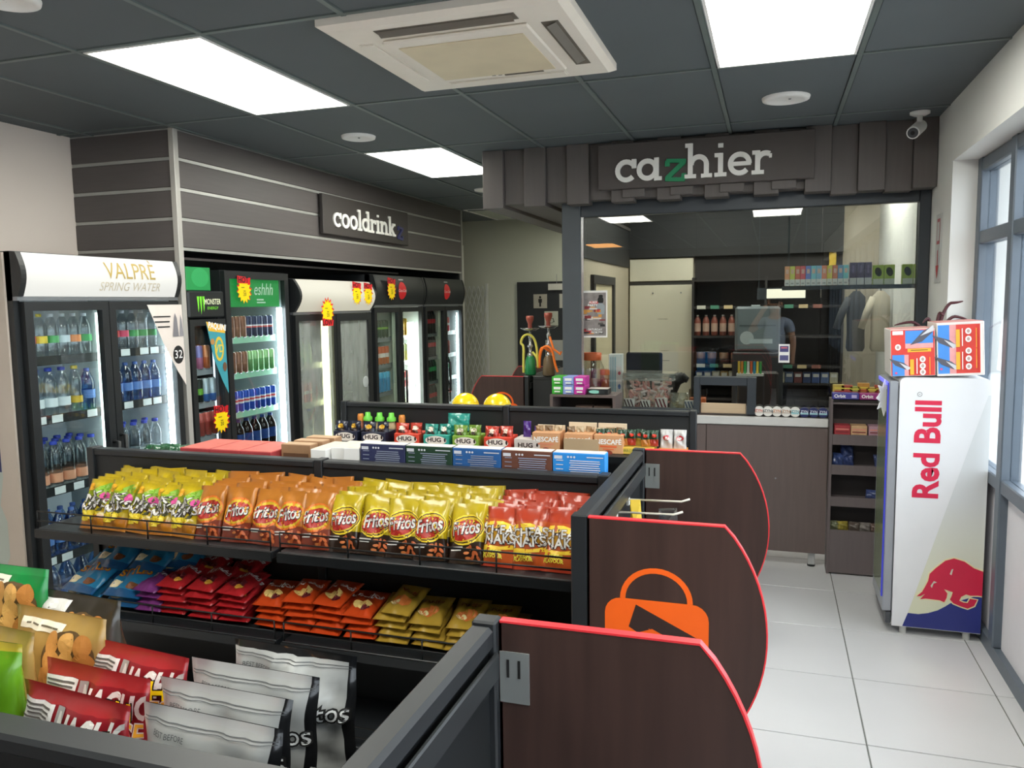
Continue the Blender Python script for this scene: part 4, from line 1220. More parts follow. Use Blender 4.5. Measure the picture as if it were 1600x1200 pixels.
def niknaks(seed):
    spec = [('e', .0, .10, .06, .04, m('4a4a26', .4, var=.3), .4), ('e', .03, .16, .035, .02, m('7fae2a', .4), .7), ('e', -.02, .05, .05, .02, m('f2d83a', .35), .2), ('e', .045, .13, .016, .02, m('d84a96', .35), .4), ('e', -.045, .165, .02, .016, m('f0b02a', .35), .4),
            ('t', 'NIK', .045, -.012, .122, DK, {'off': .05, 'shear': .3, 'rot': .25}), ('t', 'NIK', .045, -.012, .122, WT, {'off': .02, 'shear': .3, 'rot': .25}), ('t', 'NAKS', .045, .002, .09, DK, {'off': .05, 'shear': .3, 'rot': .25}), ('t', 'NAKS', .045, .002, .09, WT, {'off': .02, 'shear': .3, 'rot': .25})]
    return bag_kind(.125, .2, .045, [(.25, M_NIK2), (.5, M_NIK), (.8, M_NIK3), (1, M_NIK)], spec, seed, wr=.018, nx=12, nz=18)
BK['nn'] = [niknaks(s) for s in (5, 6)]
def cheas(seed):
    spec = [('p', [(-.06, .13), (.06, .12), (.06, .135), (0, .15), (-.06, .145)], m('f7cf3a', .35)), ('p', [(-.06, .05), (.06, .06), (.06, .075), (0, .065), (-.06, .07)], m('f7cf3a', .35)),
            ('t', 'CHEAS', .042, 0, .118, DK, {'off': .06, 'rot': .06}), ('t', 'CHEAS', .042, 0, .118, WT, {'off': .025, 'rot': .06}), ('t', 'NAKS', .046, .0, .088, DK, {'off': .06, 'rot': .06}), ('t', 'NAKS', .046, .0, .088, WT, {'off': .025, 'rot': .06}),
            ('t', 'CHEESE', .02, -.025, .045, m('e8e04a', .4), {'off': .03}), ('t', 'FLAVOUR', .016, -.022, .032, m('e8e04a', .4), {'off': .03})]
    return bag_kind(.125, .2, .045, [(.1, M_CHR), (.4, M_CHE), (.62, M_CHY), (.8, M_CHE), (1, M_CHR)], spec, seed)
BK['cn'] = [cheas(s) for s in (7, 8)]
NAMES = {'nn': ('yellow-green corn snack bag', 'yellow corn snack bags'), 'fo': ('orange corn chip bag', 'orange corn chip bags'), 'fy': ('yellow corn chip bag', 'yellow corn chip bags'), 'cn': ('red-orange cheese snack bag', 'cheese snack bags')}
cols = []
for k, xs_ in (('nn', [-2.56, -2.45, -2.34, -2.23, -2.125]), ('fo', [-2.01, -1.885, -1.765, -1.655, -1.545]), ('fy', [-1.43, -1.31, -1.20, -1.10, -.965]), ('cn', [-.845, -.735, -.635])):
    for i, x in enumerate(xs_): cols.append((k, i, x))
RNG = random.Random(11)
for k, i, x in cols:
    me_pm = BK[k]
    nrow = 6
    for r_ in range(nrow):
        y = 2.425 + .042 * r_
        me, pm = me_pm[(i + r_) % 2]
        tilt = -.42 + RNG.uniform(-.07, .07) + (.05 * r_)
        if k == 'nn': tilt += RNG.uniform(-.08, .06)
        jit = RNG.uniform(-.022, .022) if r_ else RNG.uniform(-.004, .004)
        where = ('frontmost' if r_ == 0 else 'rearmost' if r_ == nrow - 1 else '%s from the front' % ORD[r_])
        lab = '%s, %s column of its kind, %s' % (NAMES[k][0], ORD[i], where)
        o = inst(me, 'snack_bag', (x + jit, y - .012, S1 + .002 + (.01 if r_ > 3 else 0)), (tilt, RNG.uniform(-.09, .09), RNG.uniform(-.14, .14) if r_ else RNG.uniform(-.06, .06)))
        tag(o, lab, 'snack bag', NAMES[k][1])
        if pm and (r_ == 0 or (k == 'cn' and r_ < 3) or (r_ < 2 and k == 'fy')):
            inst(pm, 'print', (0, 0, 0), (0, 0, 0), o)
# lower shelf: flat stacks
def flat_kind(w, h, t, base, spec, seed, bot=None):
    return bag_kind(w, h, t, [(.12, bot or base), (1, base)], spec, seed, wr=.012)
LB = fm('2f93c9', var=.25); LBD = fm('1c5f96', var=.3); LP = fm('8a3f8a'); LR = fm('c82a30', var=.25); LO = fm('e8521f', var=.2); LG = fm('c9a23c', var=.25); LM = fm('7a2530', var=.3)
K_BLUE = [flat_kind(.19, .22, .045, LB, [('t', 'STYLES', .05, 0, .12, RL, {'off': .05, 'rot': .15}), ('t', 'STYLES', .05, 0, .121, OY, {'off': .02, 'rot': .15}), ('e', -.05, .05, .03, .016, m('e8d8b0', .4), .4), ('e', .03, .05, .025, .015, m('7a4a2a', .4), .4)], s, LBD) for s in (21, 22)]
K_PUR = [flat_kind(.125, .16, .03, LP, [('t', 'Crunch', .035, 0, .11, WT, {'off': .02, 'shear': .2})], 23)]
K_RED = [flat_kind(.135, .17, .032, LR, [('t', 'Rumba', .042, 0, .12, WT, {'off': .02, 'shear': .25}), ('e', 0, .06, .045, .02, LM), ('e', .02, .04, .02, .012, m('d8a23c', .4))], s) for s in (24, 25)]
K_ORA = [flat_kind(.125, .17, .03, LO, [('t', 'Jumbos', .036, 0, .12, WT, {'off': .02, 'shear': .2}), ('e', 0, .06, .04, .02, m('e8c87a', .4)), ('e', .02, .04, .02, .012, LM)], s) for s in (26, 27)]
K_GOL = [flat_kind(.125, .17, .032, LG, [('t', 'Nuts', .04, 0, .12, m('7a2f1c', .4), {'off': .02}), ('e', 0, .06, .04, .022, m('d87a3a', .4)), ('e', -.02, .05, .02, .012, m('efe0a8', .4))], s) for s in (28, 29)]
def flat_stack(kind, x, n, name, group, where, tilt=-1.15, dy=0, dz=.032, lift=0):
    for l in range(n):
        me, pm = kind[l % len(kind)]
        o = inst(me, 'snack_bag', (x + RNG.uniform(-.012, .012), 2.42 + dy + RNG.uniform(-.006, .006), S2 + .02 + lift + dz * l), (tilt + RNG.uniform(-.05, .05), 0, RNG.uniform(-.1, .1)))
        pos = 'top of stack' if l == n - 1 else 'bottom of stack' if l == 0 else '%s from below' % ORD[l]
        tag(o, '%s %s, %s' % (name, where, pos), 'snack bag', group)
        if pm and l >= n - 2: inst(pm, 'print', (0, 0, 0), (0, 0, 0), o)
for i, (x, dy, n, lift) in enumerate(((-2.655, .0, 2, 0), (-2.45, .0, 2, 0), (-2.60, .09, 2, .075), (-2.42, .10, 2, .08), (-2.28, .13, 3, .05))):
    flat_stack(K_BLUE, x, n, 'sky blue snack bag', 'blue snack bags on the lower shelf', 'in the %s blue stack from the end' % ORD[i], tilt=-1.12, dy=dy, dz=.042, lift=lift)
flat_stack(K_PUR, -2.315, 4, 'purple snack bag', 'purple snack bags', 'between blue and red stacks', tilt=-1.36, dz=.026)
for i, x in enumerate((-2.20, -2.065, -1.93)):
    flat_stack(K_RED, x, 5, 'red snack bag', 'red snack bags on the lower shelf', 'in the %s red stack' % ORD[i], tilt=-1.36, dz=.026)
for i, x in enumerate((-2.15, -2.0)):
    flat_stack(K_RED, x, 4, 'dark red snack bag', 'red snack bags behind', 'in the %s back red stack' % ORD[i], tilt=-1.38, dy=.11, lift=.05, dz=.026)
for i, x in enumerate((-1.755, -1.63, -1.51, -1.385)):
    flat_stack(K_ORA, x, (4, 5, 5, 4)[i], 'orange-red snack bag', 'orange snack bags on the lower shelf', 'in the %s orange stack' % ORD[i], tilt=-1.36, dz=.026)
for i, x in enumerate((-1.25, -1.12, -.99, -.86)):
    flat_stack(K_GOL, x, (5, 4, 4, 4)[i], 'golden snack bag', 'golden snack bags on the lower shelf', 'in the %s golden stack' % ORD[i], tilt=-1.34, dz=.026)

# ---- big chip bags standing on the nearest gondola
SIL = m('b4b7b6', .4, .2, var=.08, sc=6, coat=.2); SILD = m('b4b7b8', .35, .3, var=.1)
BLKF = m('17181a', .28, .2, var=.2, coat=.3)
def doritos(seed, h=.268, topm=None):
    w = .25
    me, fn, fnb = bag_mesh(w, h, .07, [(.94, SIL), (1, topm or SILD)], seed, [(1, BLKF)], nx=18, nz=24, seal=.035, wr=.008 if topm is None else .014, sidemat=BLKF)
    TX = m('55585a', .6)
    spec = [('r', .0, h - .018, .24, .0012, TX), ('r', .0, h - .022, .24, .001, TX), ('t', 'BEST BEFORE', .011, -.065, h - .036, TX), ('t', '31 JAN 24  10:25', .007, -.055, h - .049, m('8a8d8e', .6))]
    spec += [('t', s_, .009, -.07, h - .061 - .008 * i, TX) for i, s_ in enumerate(('STORE IN A COOL PLACE', 'AWAY FROM SUNLIGHT', 'KEEP DRY'))]
    spec += [('p', [(.012, h - .085), (.02, h - .048), (.034, h - .064), (.07, h - .082)], m('4a2a18', .4)), ('p', [(.02, h - .083), (.023, h - .056), (.034, h - .068), (.055, h - .082)], m('e07a2a', .4)),
             ('t', 'Doritos', .042, .055, h - .092, INK, {'off': .07}), ('t', 'Doritos', .042, .055, h - .092, m('cfd2d4', .5), {'off': .0})]
    return me, MB().decals(spec, fn, .0012, .0004, .012).mesh('print')
def nacho(seed, h=.268):
    w = .235
    RB = fm('a3202a', var=.15); RT = fm('c43236', var=.15)
    me, fn, fnb = bag_mesh(w, h, .07, [(.93, RB), (1, RT)], seed, [(1, RT)], nx=18, nz=24, seal=.05, wr=.009)
    GY = m('d9d6d2', .5); TX = m('5a5552', .6); SG = m('b9b7b5', .35, .4)
    spec = [('r', -.073, h - .085, .08, .125, GY, 0, 5), ('r', -.018, h - .085, .018, .125, SG, 0, 5)]
    spec += [('r', -.073 + .003 * (i % 3), h - .029 - .0058 * i, .068 - .008 * (i % 3), .0028, TX) for i in range(15)]
    spec += [('t', 'NACHO', .054, .058, h - .047, WT, {'off': .04, 'shear': .1, 'sx': .74}), ('t', 'CH', .05, .062, h - .058, INK, {'off': .07}), ('t', 'CH', .05, .062, h - .058, YELLOW, {'off': .03}),
             ('t', 'CHEESE', .05, .052, h - .09, WT, {'off': .05, 'shear': .1, 'sx': .78}), ('t', 'CHEESE', .05, .052, h - .09, m('efb43a', .4), {'off': .01, 'shear': .1, 'sx': .78})]
    return me, MB().decals(spec, fn, .0012, .0004, .012).mesh('print')
def spud(seed, base, edge_, h=.30, white=False, badge=False):
    w = .23
    me, fn, fnb = bag_mesh(w, h, .09, [(.94, base), (1, edge_)], seed, [(1, base)], nx=18, nz=24, seal=.04, wr=.009)
    PO = ('c98f4a', 'd9a45c', 'b87a3a')
    spec = []
    cx = .045 if not badge else -.02
    if white: spec += [('r', -.055, h - .05, .10, .075, m('cfcfcc', .45), 0, 5)]
    elif not badge: spec += [('r', -.03, h - .026, .12, .018, m('e6e0cc', .5), 0, 4), ('r', -.03, h - .026, .09, .003, m('6a6250', .5), 0, 4)]
    spec += [('e', cx, h - .075, .058, .05, m('5a4426', .5))]
    for i in range(9):
        spec.append(('e', cx - .034 + .034 * (i % 3) + .006 * (i // 3 % 2), h - .048 - .028 * (i // 3), .017, .020, m(PO[i % 3], .45, var=.25, sc=30), .25 * i))
    if badge:
        spec += [('e', .05, h - .115, .034, .034, m('e8c23a', .4)), ('e', .05, h - .115, .031, .026, m('c8282c', .4), .2), ('t', 'Lays', .034, .05, h - .115, WT, {'off': .02, 'rot': .1})]
    return me, MB().decals(spec, fn, .0012, .0004, .012).mesh('print')
def big(kind, x, y, tilt, rz, label, group, roll=0, z=None):
    me, pm = kind
    o = inst(me, 'chip_bag', (x, y, (S1 if z is None else z) + .014), (tilt, roll, rz))
    tag(o, label, 'chip bag', group)
    if pm: inst(pm, 'print', (0, 0, 0), (0, 0, 0), o)
D1, D2 = doritos(31), doritos(32)
big(D1, -.765, .895, -.05, -.04, 'silver-grey chip bag at the front of the near shelf, seam on top', 'silver chip bags')
big(D2, -.80, .968, -.06, -.03, 'silver-grey chip bag second from the front of the near shelf', 'silver chip bags')
big(D1, -.80, 1.042, -.06, -.02, 'silver-grey chip bag third from the front of the near shelf', 'silver chip bags')
big(doritos(33, .275, BLKF), -.77, 1.115, -.05, -.03, 'silver chip bag with crumpled black top, rearmost of the silver ones', 'silver chip bags')
N1, N2 = nacho(34), nacho(35)
big(N1, -1.015, .893, -.05, -.10, 'red nacho cheese chip bag at the front of the near shelf', 'red nacho chip bags')
big(N2, -1.05, .966, -.06, -.08, 'red nacho cheese chip bag second from the front', 'red nacho chip bags')
big(N1, -1.045, 1.045, -.08, -.10, 'red nacho cheese chip bag rearmost, its crimped top showing', 'red nacho chip bags')
LGRN = fm('6fae1f', var=.25); TAN = fm('c9a25a', var=.15); GRN2 = fm('1f9a4a', var=.15); BRN = fm('3a352c', var=.2)
big(spud(36, LGRN, fm('d8c43a'), .325, badge=True), -1.245, .905, -.03, .02, 'lime green potato chip bag with round Lays badge at the left edge', 'potato chip bags')
big(spud(37, TAN, TAN, .305), -1.31, .985, -.06, -.08, 'tan potato chip bag in front of another tan one', 'potato chip bags')
big(spud(38, TAN, TAN, .305), -1.235, 1.065, -.06, -.06, 'tan potato chip bag behind the first tan one', 'potato chip bags')
big(spud(39, BRN, BRN, .312, white=True), -1.265, 1.135, -.04, -.06, 'dark brown and white potato chip bag showing a window of potatoes', 'potato chip bags')
big(spud(40, GRN2, GRN2, .31), -1.50, 1.05, -.05, .0, 'green potato chip bag at the left edge, lower one', 'potato chip bags')
big(spud(41, GRN2, fm('2fae5a'), .355), -1.44, 1.13, -.04, .0, 'green potato chip bag at the left edge, upper one', 'potato chip bags')
# ================================================================ CARTONS ON THE MIDDLE GONDOLA'S FAR SIDE
ZB2 = S1 + .09
def print_lines(w, h, mt, n=9, seed=1, cols=2):
    R = random.Random(seed)
    sp = []
    for i in range(n):
        z = h / 2 - .026 - i * .0078
        sp.append(('r', w * .12, z, w * (.6 - .14 * R.random()), .0036, mt))
        if i % 2 == 0: sp.append(('r', -w * .36, z, w * .14, .003, mt))
    return sp
def carton(name, label, cat, x0, x1, y0, y1, z0, z1, mat, top=None, spec=(), group=None, rz=0, front_y=True):
    t = T(name, label, cat, ((x0 + x1) / 2, (y0 + y1) / 2, z0), rz, group)
    hx, hy = (x1 - x0) / 2, (y1 - y0) / 2
    WL[t.name] = V((0, 0, 0))
    MB().cbox(-hx, -hy, 0, hx, hy, z1 - z0, mat, .002).obj('carton', t)
    if top:
        MB().box(-hx + .003, -hy + .003, z1 - z0 + .0002, hx - .003, hy - .003, z1 - z0 + .0012, top).obj('top_face', t)
    if spec:
        MB().decals(spec, frame((0, -hy, (z1 - z0) / 2), UX, Z3)).obj('print', t)
    return t
LT = m('cfd3dc', .5)
BXW = .205
bx = [(-1.43, '2d3358', 'dark navy'), (-1.235, '22402f', 'dark green'), (-1.04, '2a5f9e', 'mid blue'), (-.845, '6b4336', 'brown'), (-.65, '2f8fe0', 'bright sky blue')]
WTP = m('d9d6cf', .5, var=.1)
for i, (x, c, nm) in enumerate(bx):
    w = BXW
    wk = .192
    sp = [('r', -wk * .39, .105, .03, .012, LT), ('e', -wk * .2, .107, .004, .004, LT), ('e', -wk * .14, .107, .004, .004, LT), ('e', -wk * .08, .107, .004, .004, LT), ('r', .06, .108, .06, .004, LT)] + print_lines(wk, .24, m('8f98ad', .5) if i != 4 else LT, 11, i)
    carton('drink_mix_carton', '%s printed carton standing with its back to the viewer' % nm, 'carton', x - wk / 2 + .1 - .1, x + wk / 2, 2.738, 2.795, ZB2, 1.262, m(c, .45, var=.06), WTP, sp, 'row of printed cartons')
    # red and white leaf on the top face
for i in range(3):
    carton('white_carton', 'white carton with printed lid, %s of three beside the navy carton' % ORD[i], 'carton', -1.755 + .075 * i, -1.685 + .075 * i, 2.745 + .03 * (i % 2), 2.93, ZB2, 1.228 + .006 * i, WHITE, m('d8cfc0', .5, var=.3, sc=30), [('r', 0, .02, .05, .02, m('8d8d8d', .5)), ('r', 0, -.02, .06, .004, INK)], 'white cartons')
for i in range(3):
    carton('brown_carton', 'brown printed carton, %s of three behind the red cartons' % ORD[i], 'carton', -1.93 + .02 * i, -1.79 + .02 * i, 2.80 + .062 * i, 2.86 + .062 * i, ZB2, 1.232 + .005 * i, m('a5805f', .6, var=.2, sc=20), m('b99a78', .6, var=.2), [('r', .0, .06, .12, .02, m('6a4a34', .6)), ('r', -.03, .02, .05, .03, m('d9cbb4', .6))], 'brown cartons')
for i in range(3):
    carton('red_carton', 'flat red display carton, %s of three in a row' % ORD[i], 'carton', -2.40 + .152 * i, -2.25 + .152 * i, 2.75, 2.98, ZB2, 1.205, m('b8454a', .5, var=.2, sc=20), m('c8665c', .5, var=.35, sc=25), [('r', 0, .05, .14, .015, m('e0a08a', .5)), ('r', 0, .02, .12, .02, m('8f2a30', .5))], 'red cartons')
gsn = fm('2f6a48', var=.4)
for i in range(4):
    me, pm = bag_kind(.10, .07, .03, [(1, gsn)], (), 50 + i)
    o = inst(me, 'green_packet', (-2.60 + .055 * i, 2.78 + .04 * (i % 2), ZB2 + .135), (-1.0, 0, .2 * i))
    tag(o, 'dark green foil packet lying at the end of the red cartons, %s' % ORD[i], 'packet', 'green foil packets')
carton('packet_tray', 'tray holding the dark green foil packets', 'carton', -2.66, -2.42, 2.74, 2.98, ZB2, ZB2 + .13, m('7a3a34', .6))
# ================================================================ DRINK MIXES IN FRONT OF THE FARTHEST GONDOLA
ZS3 = .995
# squeeze bottles
PK = [(('d88a3c', 'orange-capped'), -2.405), (('6fcf4a', 'green-capped'), -2.355), (('6fcf4a', 'green-capped'), -2.275), (('6fcf4a', 'green-capped'), -2.195), (('d88a3c', 'orange-capped'), -2.125)]
for i, ((c, nm), x) in enumerate(PK):
    t = T('squeeze_bottle', '%s squeeze bottle behind the navy pouches, %s from their end' % (nm, ORD[i]), 'bottle', (x, 4.335, ZS3), group='squeeze bottles')
    WL[t.name] = V((0, 0, 0))
    MB().lathe([(.001, 0), (.028, 0), (.031, .01), (.031, .07), (.02, .095), (.014, .105), (.001, .105)], m('b9a27a', .4, var=.3) if c != 'd88a3c' else m('8a4a2a', .4), 12).weld().obj('body', t)
    MB().lathe([(.029, .10), (.029, .12), (.018, .128), (.016, .15), (.001, .152)] if c != 'd88a3c' else [(.02, .095), (.02, .125), (.016, .14), (.001, .14)], m(c, .4), 12).weld().obj('cap', t)
# pouches in shelf-ready cartons
PO = [(-2.40, '22273d', 'navy'), (-2.215, '22273d', 'second navy'), (-2.00, 'd8452f', 'red-orange'), (-1.815, '2f9f90', 'teal'), (-1.635, '7fa83a', 'leaf green'), (-1.445, 'd8432f', 'bright red')]
for i, (x, c, nm) in enumerate(PO):
    crt = carton('pouch_carton', 'open carton printed HUG holding %s pouches' % nm, 'carton', x - .078, x + .078, 4.13, 4.27, ZS3, ZS3 + .062, m(c if i > 1 else '20243a', .5, var=.15), None,
                 [('e', 0, 0, .066, .026, m('efe6dc', .5)), ('t', 'HUG', .034, -.01, .002, DK, {'off': .03, 'sx': 1.2}), ('e', .056, .004, .006, .012, DK)], 'pouch cartons on the farthest gondola')
    me, pm = bag_kind(.082, .09, .03, [(1, fm(c))], [('e', 0, .06, .02, .014, m('e8b73a' if i < 2 else 'efe0d0', .4)), ('e', .0, .035, .024, .016, m('3a2a20', .4))], 60 + i)
    for j, dx in enumerate((-.042, .04)):
        o = inst(me, 'drink_pouch', (x + dx, 4.16 + .02 * j, ZS3 + .03), (-.12, .04 * (1 - 2 * j), .12 * (1 - 2 * j)))
        tag(o, '%s foil pouch in its carton, %s of the two' % (nm, ('left', 'right')[j]), 'pouch', 'foil drink pouches')
        inst(pm, 'print', (0, 0, 0), (0, 0, 0), o)
me, pm = bag_kind(.14, .10, .03, [(1, fm('35b0a0'))], (), 68)
tag(inst(me, 'drink_pouch', (-1.72, 4.24, ZS3 + .075), (-.2, 0, 0)), 'turquoise foil pouch lying behind the teal and green ones', 'pouch', 'foil drink pouches')
carton('pouch_carton', 'open carton printed HUG with purple bars behind it', 'carton', -1.345, -1.195, 4.13, 4.27, ZS3, ZS3 + .06, m('cfc6c0', .5, var=.15), None, [('t', 'HUG', .034, -.01, -.005, DK, {'off': .03, 'sx': 1.2}), ('e', .058, 0, .006, .01, DK)], 'pouch cartons on the farthest gondola')
for j, (x, zz_) in enumerate(((-1.29, .07), (-1.225, .045))):
    me, pm = bag_kind(.045, .09, .02, [(1, fm('5a2f9a'))], (), 70 + j)
    tag(inst(me, 'purple_sachet', (x, 4.2, ZS3 + zz_ - .01), (-.08, 0, .1)), ('tall', 'short')[j] + ' purple sachet standing in the white HUG carton', 'sachet', 'purple sachets')
TANC = m('cf9a6e', .55, var=.12)
for i, (x, c, nm) in enumerate(((-1.165, 'd8896a', 'leftmost'), (-.985, '8fb0c4', 'middle'), (-.82, 'e0683c', 'rightmost'))):
    t = carton('coffee_carton', 'tan NESCAFE sachet carton, %s of the three' % nm, 'carton', x - .075, x + .08, 4.13, 4.26, ZS3, ZS3 + .10, TANC, None,
               [('t', 'NESCAFÉ', .036, 0, .012, WHITE, {'off': .025, 'sx': .95}), ('r', 0, -.012, .09, .01, m(c, .5)), ('r', .0, -.026, .06, .006, m(c, .5)), ('e', .0, -.045, .022, .014, m('8a3a2a', .5))], 'coffee cartons')
    MB().box(-.078, .05, .10, .078, .062, .145 if i else .125, m('e0cdb0', .55)).obj('back_flap', t)
    for j in range(3):
        me, pm = bag_kind(.045, .075, .016, [(1, fm(('b08a5c', '8a6a48', 'd8c09a')[(i + j) % 3]))], (), 80 + j)
        tag(inst(me, 'coffee_sachet', (x - .045 + .045 * j, 4.19 + .01 * j, ZS3 + .055), (-.1, .1 * (j - 1), .1)), 'coffee sachet, %s in the %s coffee carton' % (ORD[j], nm), 'sachet', 'coffee sachets')
# open cardboard tray, soup sachets, white sachets
tr = T('cardboard_tray', 'empty open cardboard tray behind the sky blue carton', 'tray', (-.95, 4.2, ZS3))
cx0, cx1 = -1.06, -.90
CB = m('b09878', .7, var=.1)
MB().box(cx0, 4.12, ZS3 + .001, cx1 + .03, 4.30, ZS3 + .006, CB).obj('bottom', tr)
for a in ((cx0, 4.12, cx1 + .03, 4.124), (cx0, 4.296, cx1 + .03, 4.30), (cx0, 4.124, cx0 + .004, 4.296), (cx1 + .026, 4.124, cx1 + .03, 4.296)):
    MB().box(a[0], a[1], ZS3 + .006, a[2], a[3], ZS3 + .075, CB).obj('wall', tr)
carton('soup_carton', 'yellow shelf carton holding green soup sachets', 'carton', -.88, -.58, 4.14, 4.27, ZS3, ZS3 + .035, m('d8b84a', .5, var=.2), None, [('t', 'KNORROX', .02, 0, 0, m('2f6a3a', .5))])
for j in range(8):
    x = -.865 + .04 * j
    me, pm = bag_kind(.05, .085, .018, [(.45, fm(('d88a3a', 'c8402f', 'e0b84a')[j % 3])), (1, fm('234a34'))], [('e', 0, .055, .016, .009, m('d8402f', .4))], 90 + j % 3)
    o = inst(me, 'soup_sachet', (x, 4.17 + .018 * (j % 3), ZS3 + .04), (-.15, .08 * ((j % 3) - 1), .1 * ((j % 2) - .5)))
    tag(o, 'green and yellow soup sachet, %s in its carton' % ORD[j], 'sachet', 'soup sachets')
    inst(pm, 'print', (0, 0, 0), (0, 0, 0), o)
for j, x in enumerate((-.52, -.45)):
    me, pm = bag_kind(.068, .10, .02, [(1, fm('e8e6e4'))], [('e', 0, .055, .02, .014, m('c83a44', .4)), ('e', 0, .052, .012, .008, WHITE)], 95 + j)
    o = inst(me, 'white_sachet', (x, 4.2, ZS3 + .03), (-.12, 0, .05))
    tag(o, '%s white sachet with red emblem at the gondola end' % ('left', 'right')[j], 'sachet', 'white sachets')
    inst(pm, 'print', (0, 0, 0), (0, 0, 0), o)
carton('orange_carton', 'orange shelf carton under the white sachets', 'carton', -.56, -.412, 4.16, 4.25, ZS3, ZS3 + .03, m('d88a3a', .5))
# yellow domes beyond
M_YB = m('f2d21a', .25, var=.04, coat=.4)
for j, x in enumerate((-1.815, -1.604)):
    t = T('yellow_helmet', ('left', 'right')[j] + ' glossy yellow plastic dome behind the farthest gondola', 'helmet', (x, 4.6, S1 + .02), group='yellow plastic domes')
    WL[t.name] = V((0, 0, 0))
    pr = [(.088 * math.cos(a), .21 + .088 * math.sin(a)) for a in [PI / 2 * k / 8 for k in range(8)]] + [(.001, .298)]
    MB().lathe([(.001, .0), (.06, 0), (.072, .10), (.088, .17)] + pr, M_YB, 22).weld().obj('shell', t)
    MB().lathe([(.0885, .185), (.0915, .187), (.0915, .2), (.0885, .202)], M_YB, 22).obj('rim', t)

# ================================================================ CASHIER COUNTER DISPLAYS
fu = T('front_display_shelf', 'dark open display shelf at the left end of the counter', 'shelf', (-1.23, 5.44, 0))
for a in ((-1.46, -1.44), (-1.02, -1.0)):
    MB().box(a[0], 5.30, 0, a[1], 5.54, 1.165, M_CTR).obj('side', fu)
for z in (.30, .72, .985, 1.15):
    MB().box(-1.44, 5.30, z, -1.02, 5.54, z + .016, M_CTR).obj('shelf', fu)
MB().box(-1.44, 5.535, .02, -1.02, 5.54, 1.15, m('2b2625', .6)).obj('back', fu)
GUM = [('3fae3a', 'green'), ('8fa0dc', 'pale blue'), ('c83aa0', 'magenta')]
for i, (c, nm) in enumerate(GUM):
    for k in range(2):
        x = -1.45 + .079 * i
        carton('gum_box', '%s chewing gum box, %s of its stack on the display shelf' % (nm, ('lower', 'upper')[k]), 'box', x, x + .076, 5.32, 5.47, 1.167 + .061 * k, 1.227 + .061 * k, m(c, .4, var=.08), None,
               [('r', 0, .012, .05, .018, WHITE), ('r', 0, -.012, .04, .01, m('e4efe0', .5)), ('r', .01, -.022, .05, .004, INK)], 'chewing gum boxes')
lt = carton('phone_case_box', 'flat black box with pale green picture beside the gum', 'box', -1.205, -1.06, 5.34, 5.46, 1.167, 1.205, m('1f2224', .4), m('cfcac0', .4), [('e', -.02, 0, .04, .012, m('8fd0c0', .4)), ('r', .03, 0, .04, .02, m('2f3436', .4))])
for i, (x, c, nm) in enumerate(((-1.40, '3a3f44', 'dark foil'), (-1.33, '9a7a4a', 'gold foil'))):
    me, pm = bag_kind(.07, .06, .025, [(1, fm(c, var=.4))], (), 100 + i)
    tag(inst(me, 'sweet_packet', (x, 5.38, 1.004), (-.5, 0, .2)), nm + ' sweet packet lying in the display shelf', 'packet', 'packets in the display shelf')
for i, x in enumerate((-1.235, -1.105)):
    carton('open_box', ('left', 'right')[i] + ' brown open box tilted in the display shelf', 'box', x - .06, x + .06, 5.37, 5.45, 1.003, 1.083, m('5c4a40', .6), None, [('r', 0, -.025, .09, .025, m('7a6ac0', .5)), ('r', .02, -.03, .03, .02, m('d8d0c8', .5))], 'open boxes in the display shelf')

# jar, straws, sweet tub and bags behind the glass (on the worktop)
ZW = 1.016
jr = T('sweet_jar', 'clear plastic jar with orange lid behind the glass', 'jar', (-1.27, 5.80, ZW))
MB().lathe([(.001, 0), (.085, 0), (.09, .02), (.09, .30), (.07, .345), (.065, .36)], glass('e8e8e0', .1), 18, (-1.27, 5.80, ZW)).weld().obj('body', jr)
MB().lathe([(.07, .355), (.072, .36), (.072, .405), (.065, .41), (.001, .41)], m('e8642c', .4), 18, (-1.27, 5.80, ZW)).weld().obj('lid', jr)
MB().lathe([(.001, .005), (.083, .005), (.083, .19), (.05, .215), (.001, .22)], m('a07058', .6, var=.5, sc=40), 14, (-1.27, 5.80, ZW)).weld().obj('sweets', jr)
tb = T('orange_top_tube', 'slim clear tube with orange top beside the orange-lidded jar', 'jar', (-1.165, 5.76, ZW))
MB().lathe([(.001, 0), (.035, 0), (.035, .25), (.03, .26)], glass('f0d8c8', .1), 12, (-1.165, 5.76, ZW)).weld().obj('body', tb)
MB().lathe([(.036, .25), (.036, .285), (.03, .29), (.001, .29)], m('e8743c', .4), 12, (-1.165, 5.76, ZW)).weld().obj('lid', tb)
MB().lathe([(.001, .004), (.03, .004), (.03, .22), (.001, .225)], m('e0937a', .5, var=.4, sc=60), 10, (-1.165, 5.76, ZW)).obj('sweets', tb)
st = T('straw_box', 'tall white box of blue striped straws behind the glass', 'box', (-1.09, 5.84, ZW))
MB().cbox(-1.145, 5.80, ZW, -1.045, 5.87, ZW + .40, m('e4e8ea', .4), .003).obj('box', st)
MB().decals([('r', -.035 + .012 * i, .04, .005, .28, m('4f9fb8', .5)) for i in range(4)] + [('r', .028, .0, .034, .22, m('e8dcdc', .5)), ('e', .03, .06, .01, .014, m('c85a6a', .5)), ('e', .03, -.04, .01, .02, m('5a7ab8', .5))], frame((-1.095, 5.80, ZW + .2), UX, Z3)).obj('print', st)
tub = T('sweet_tub', 'white translucent tub of pink wrapped sweets behind the glass', 'tub', (-.84, 5.83, ZW))
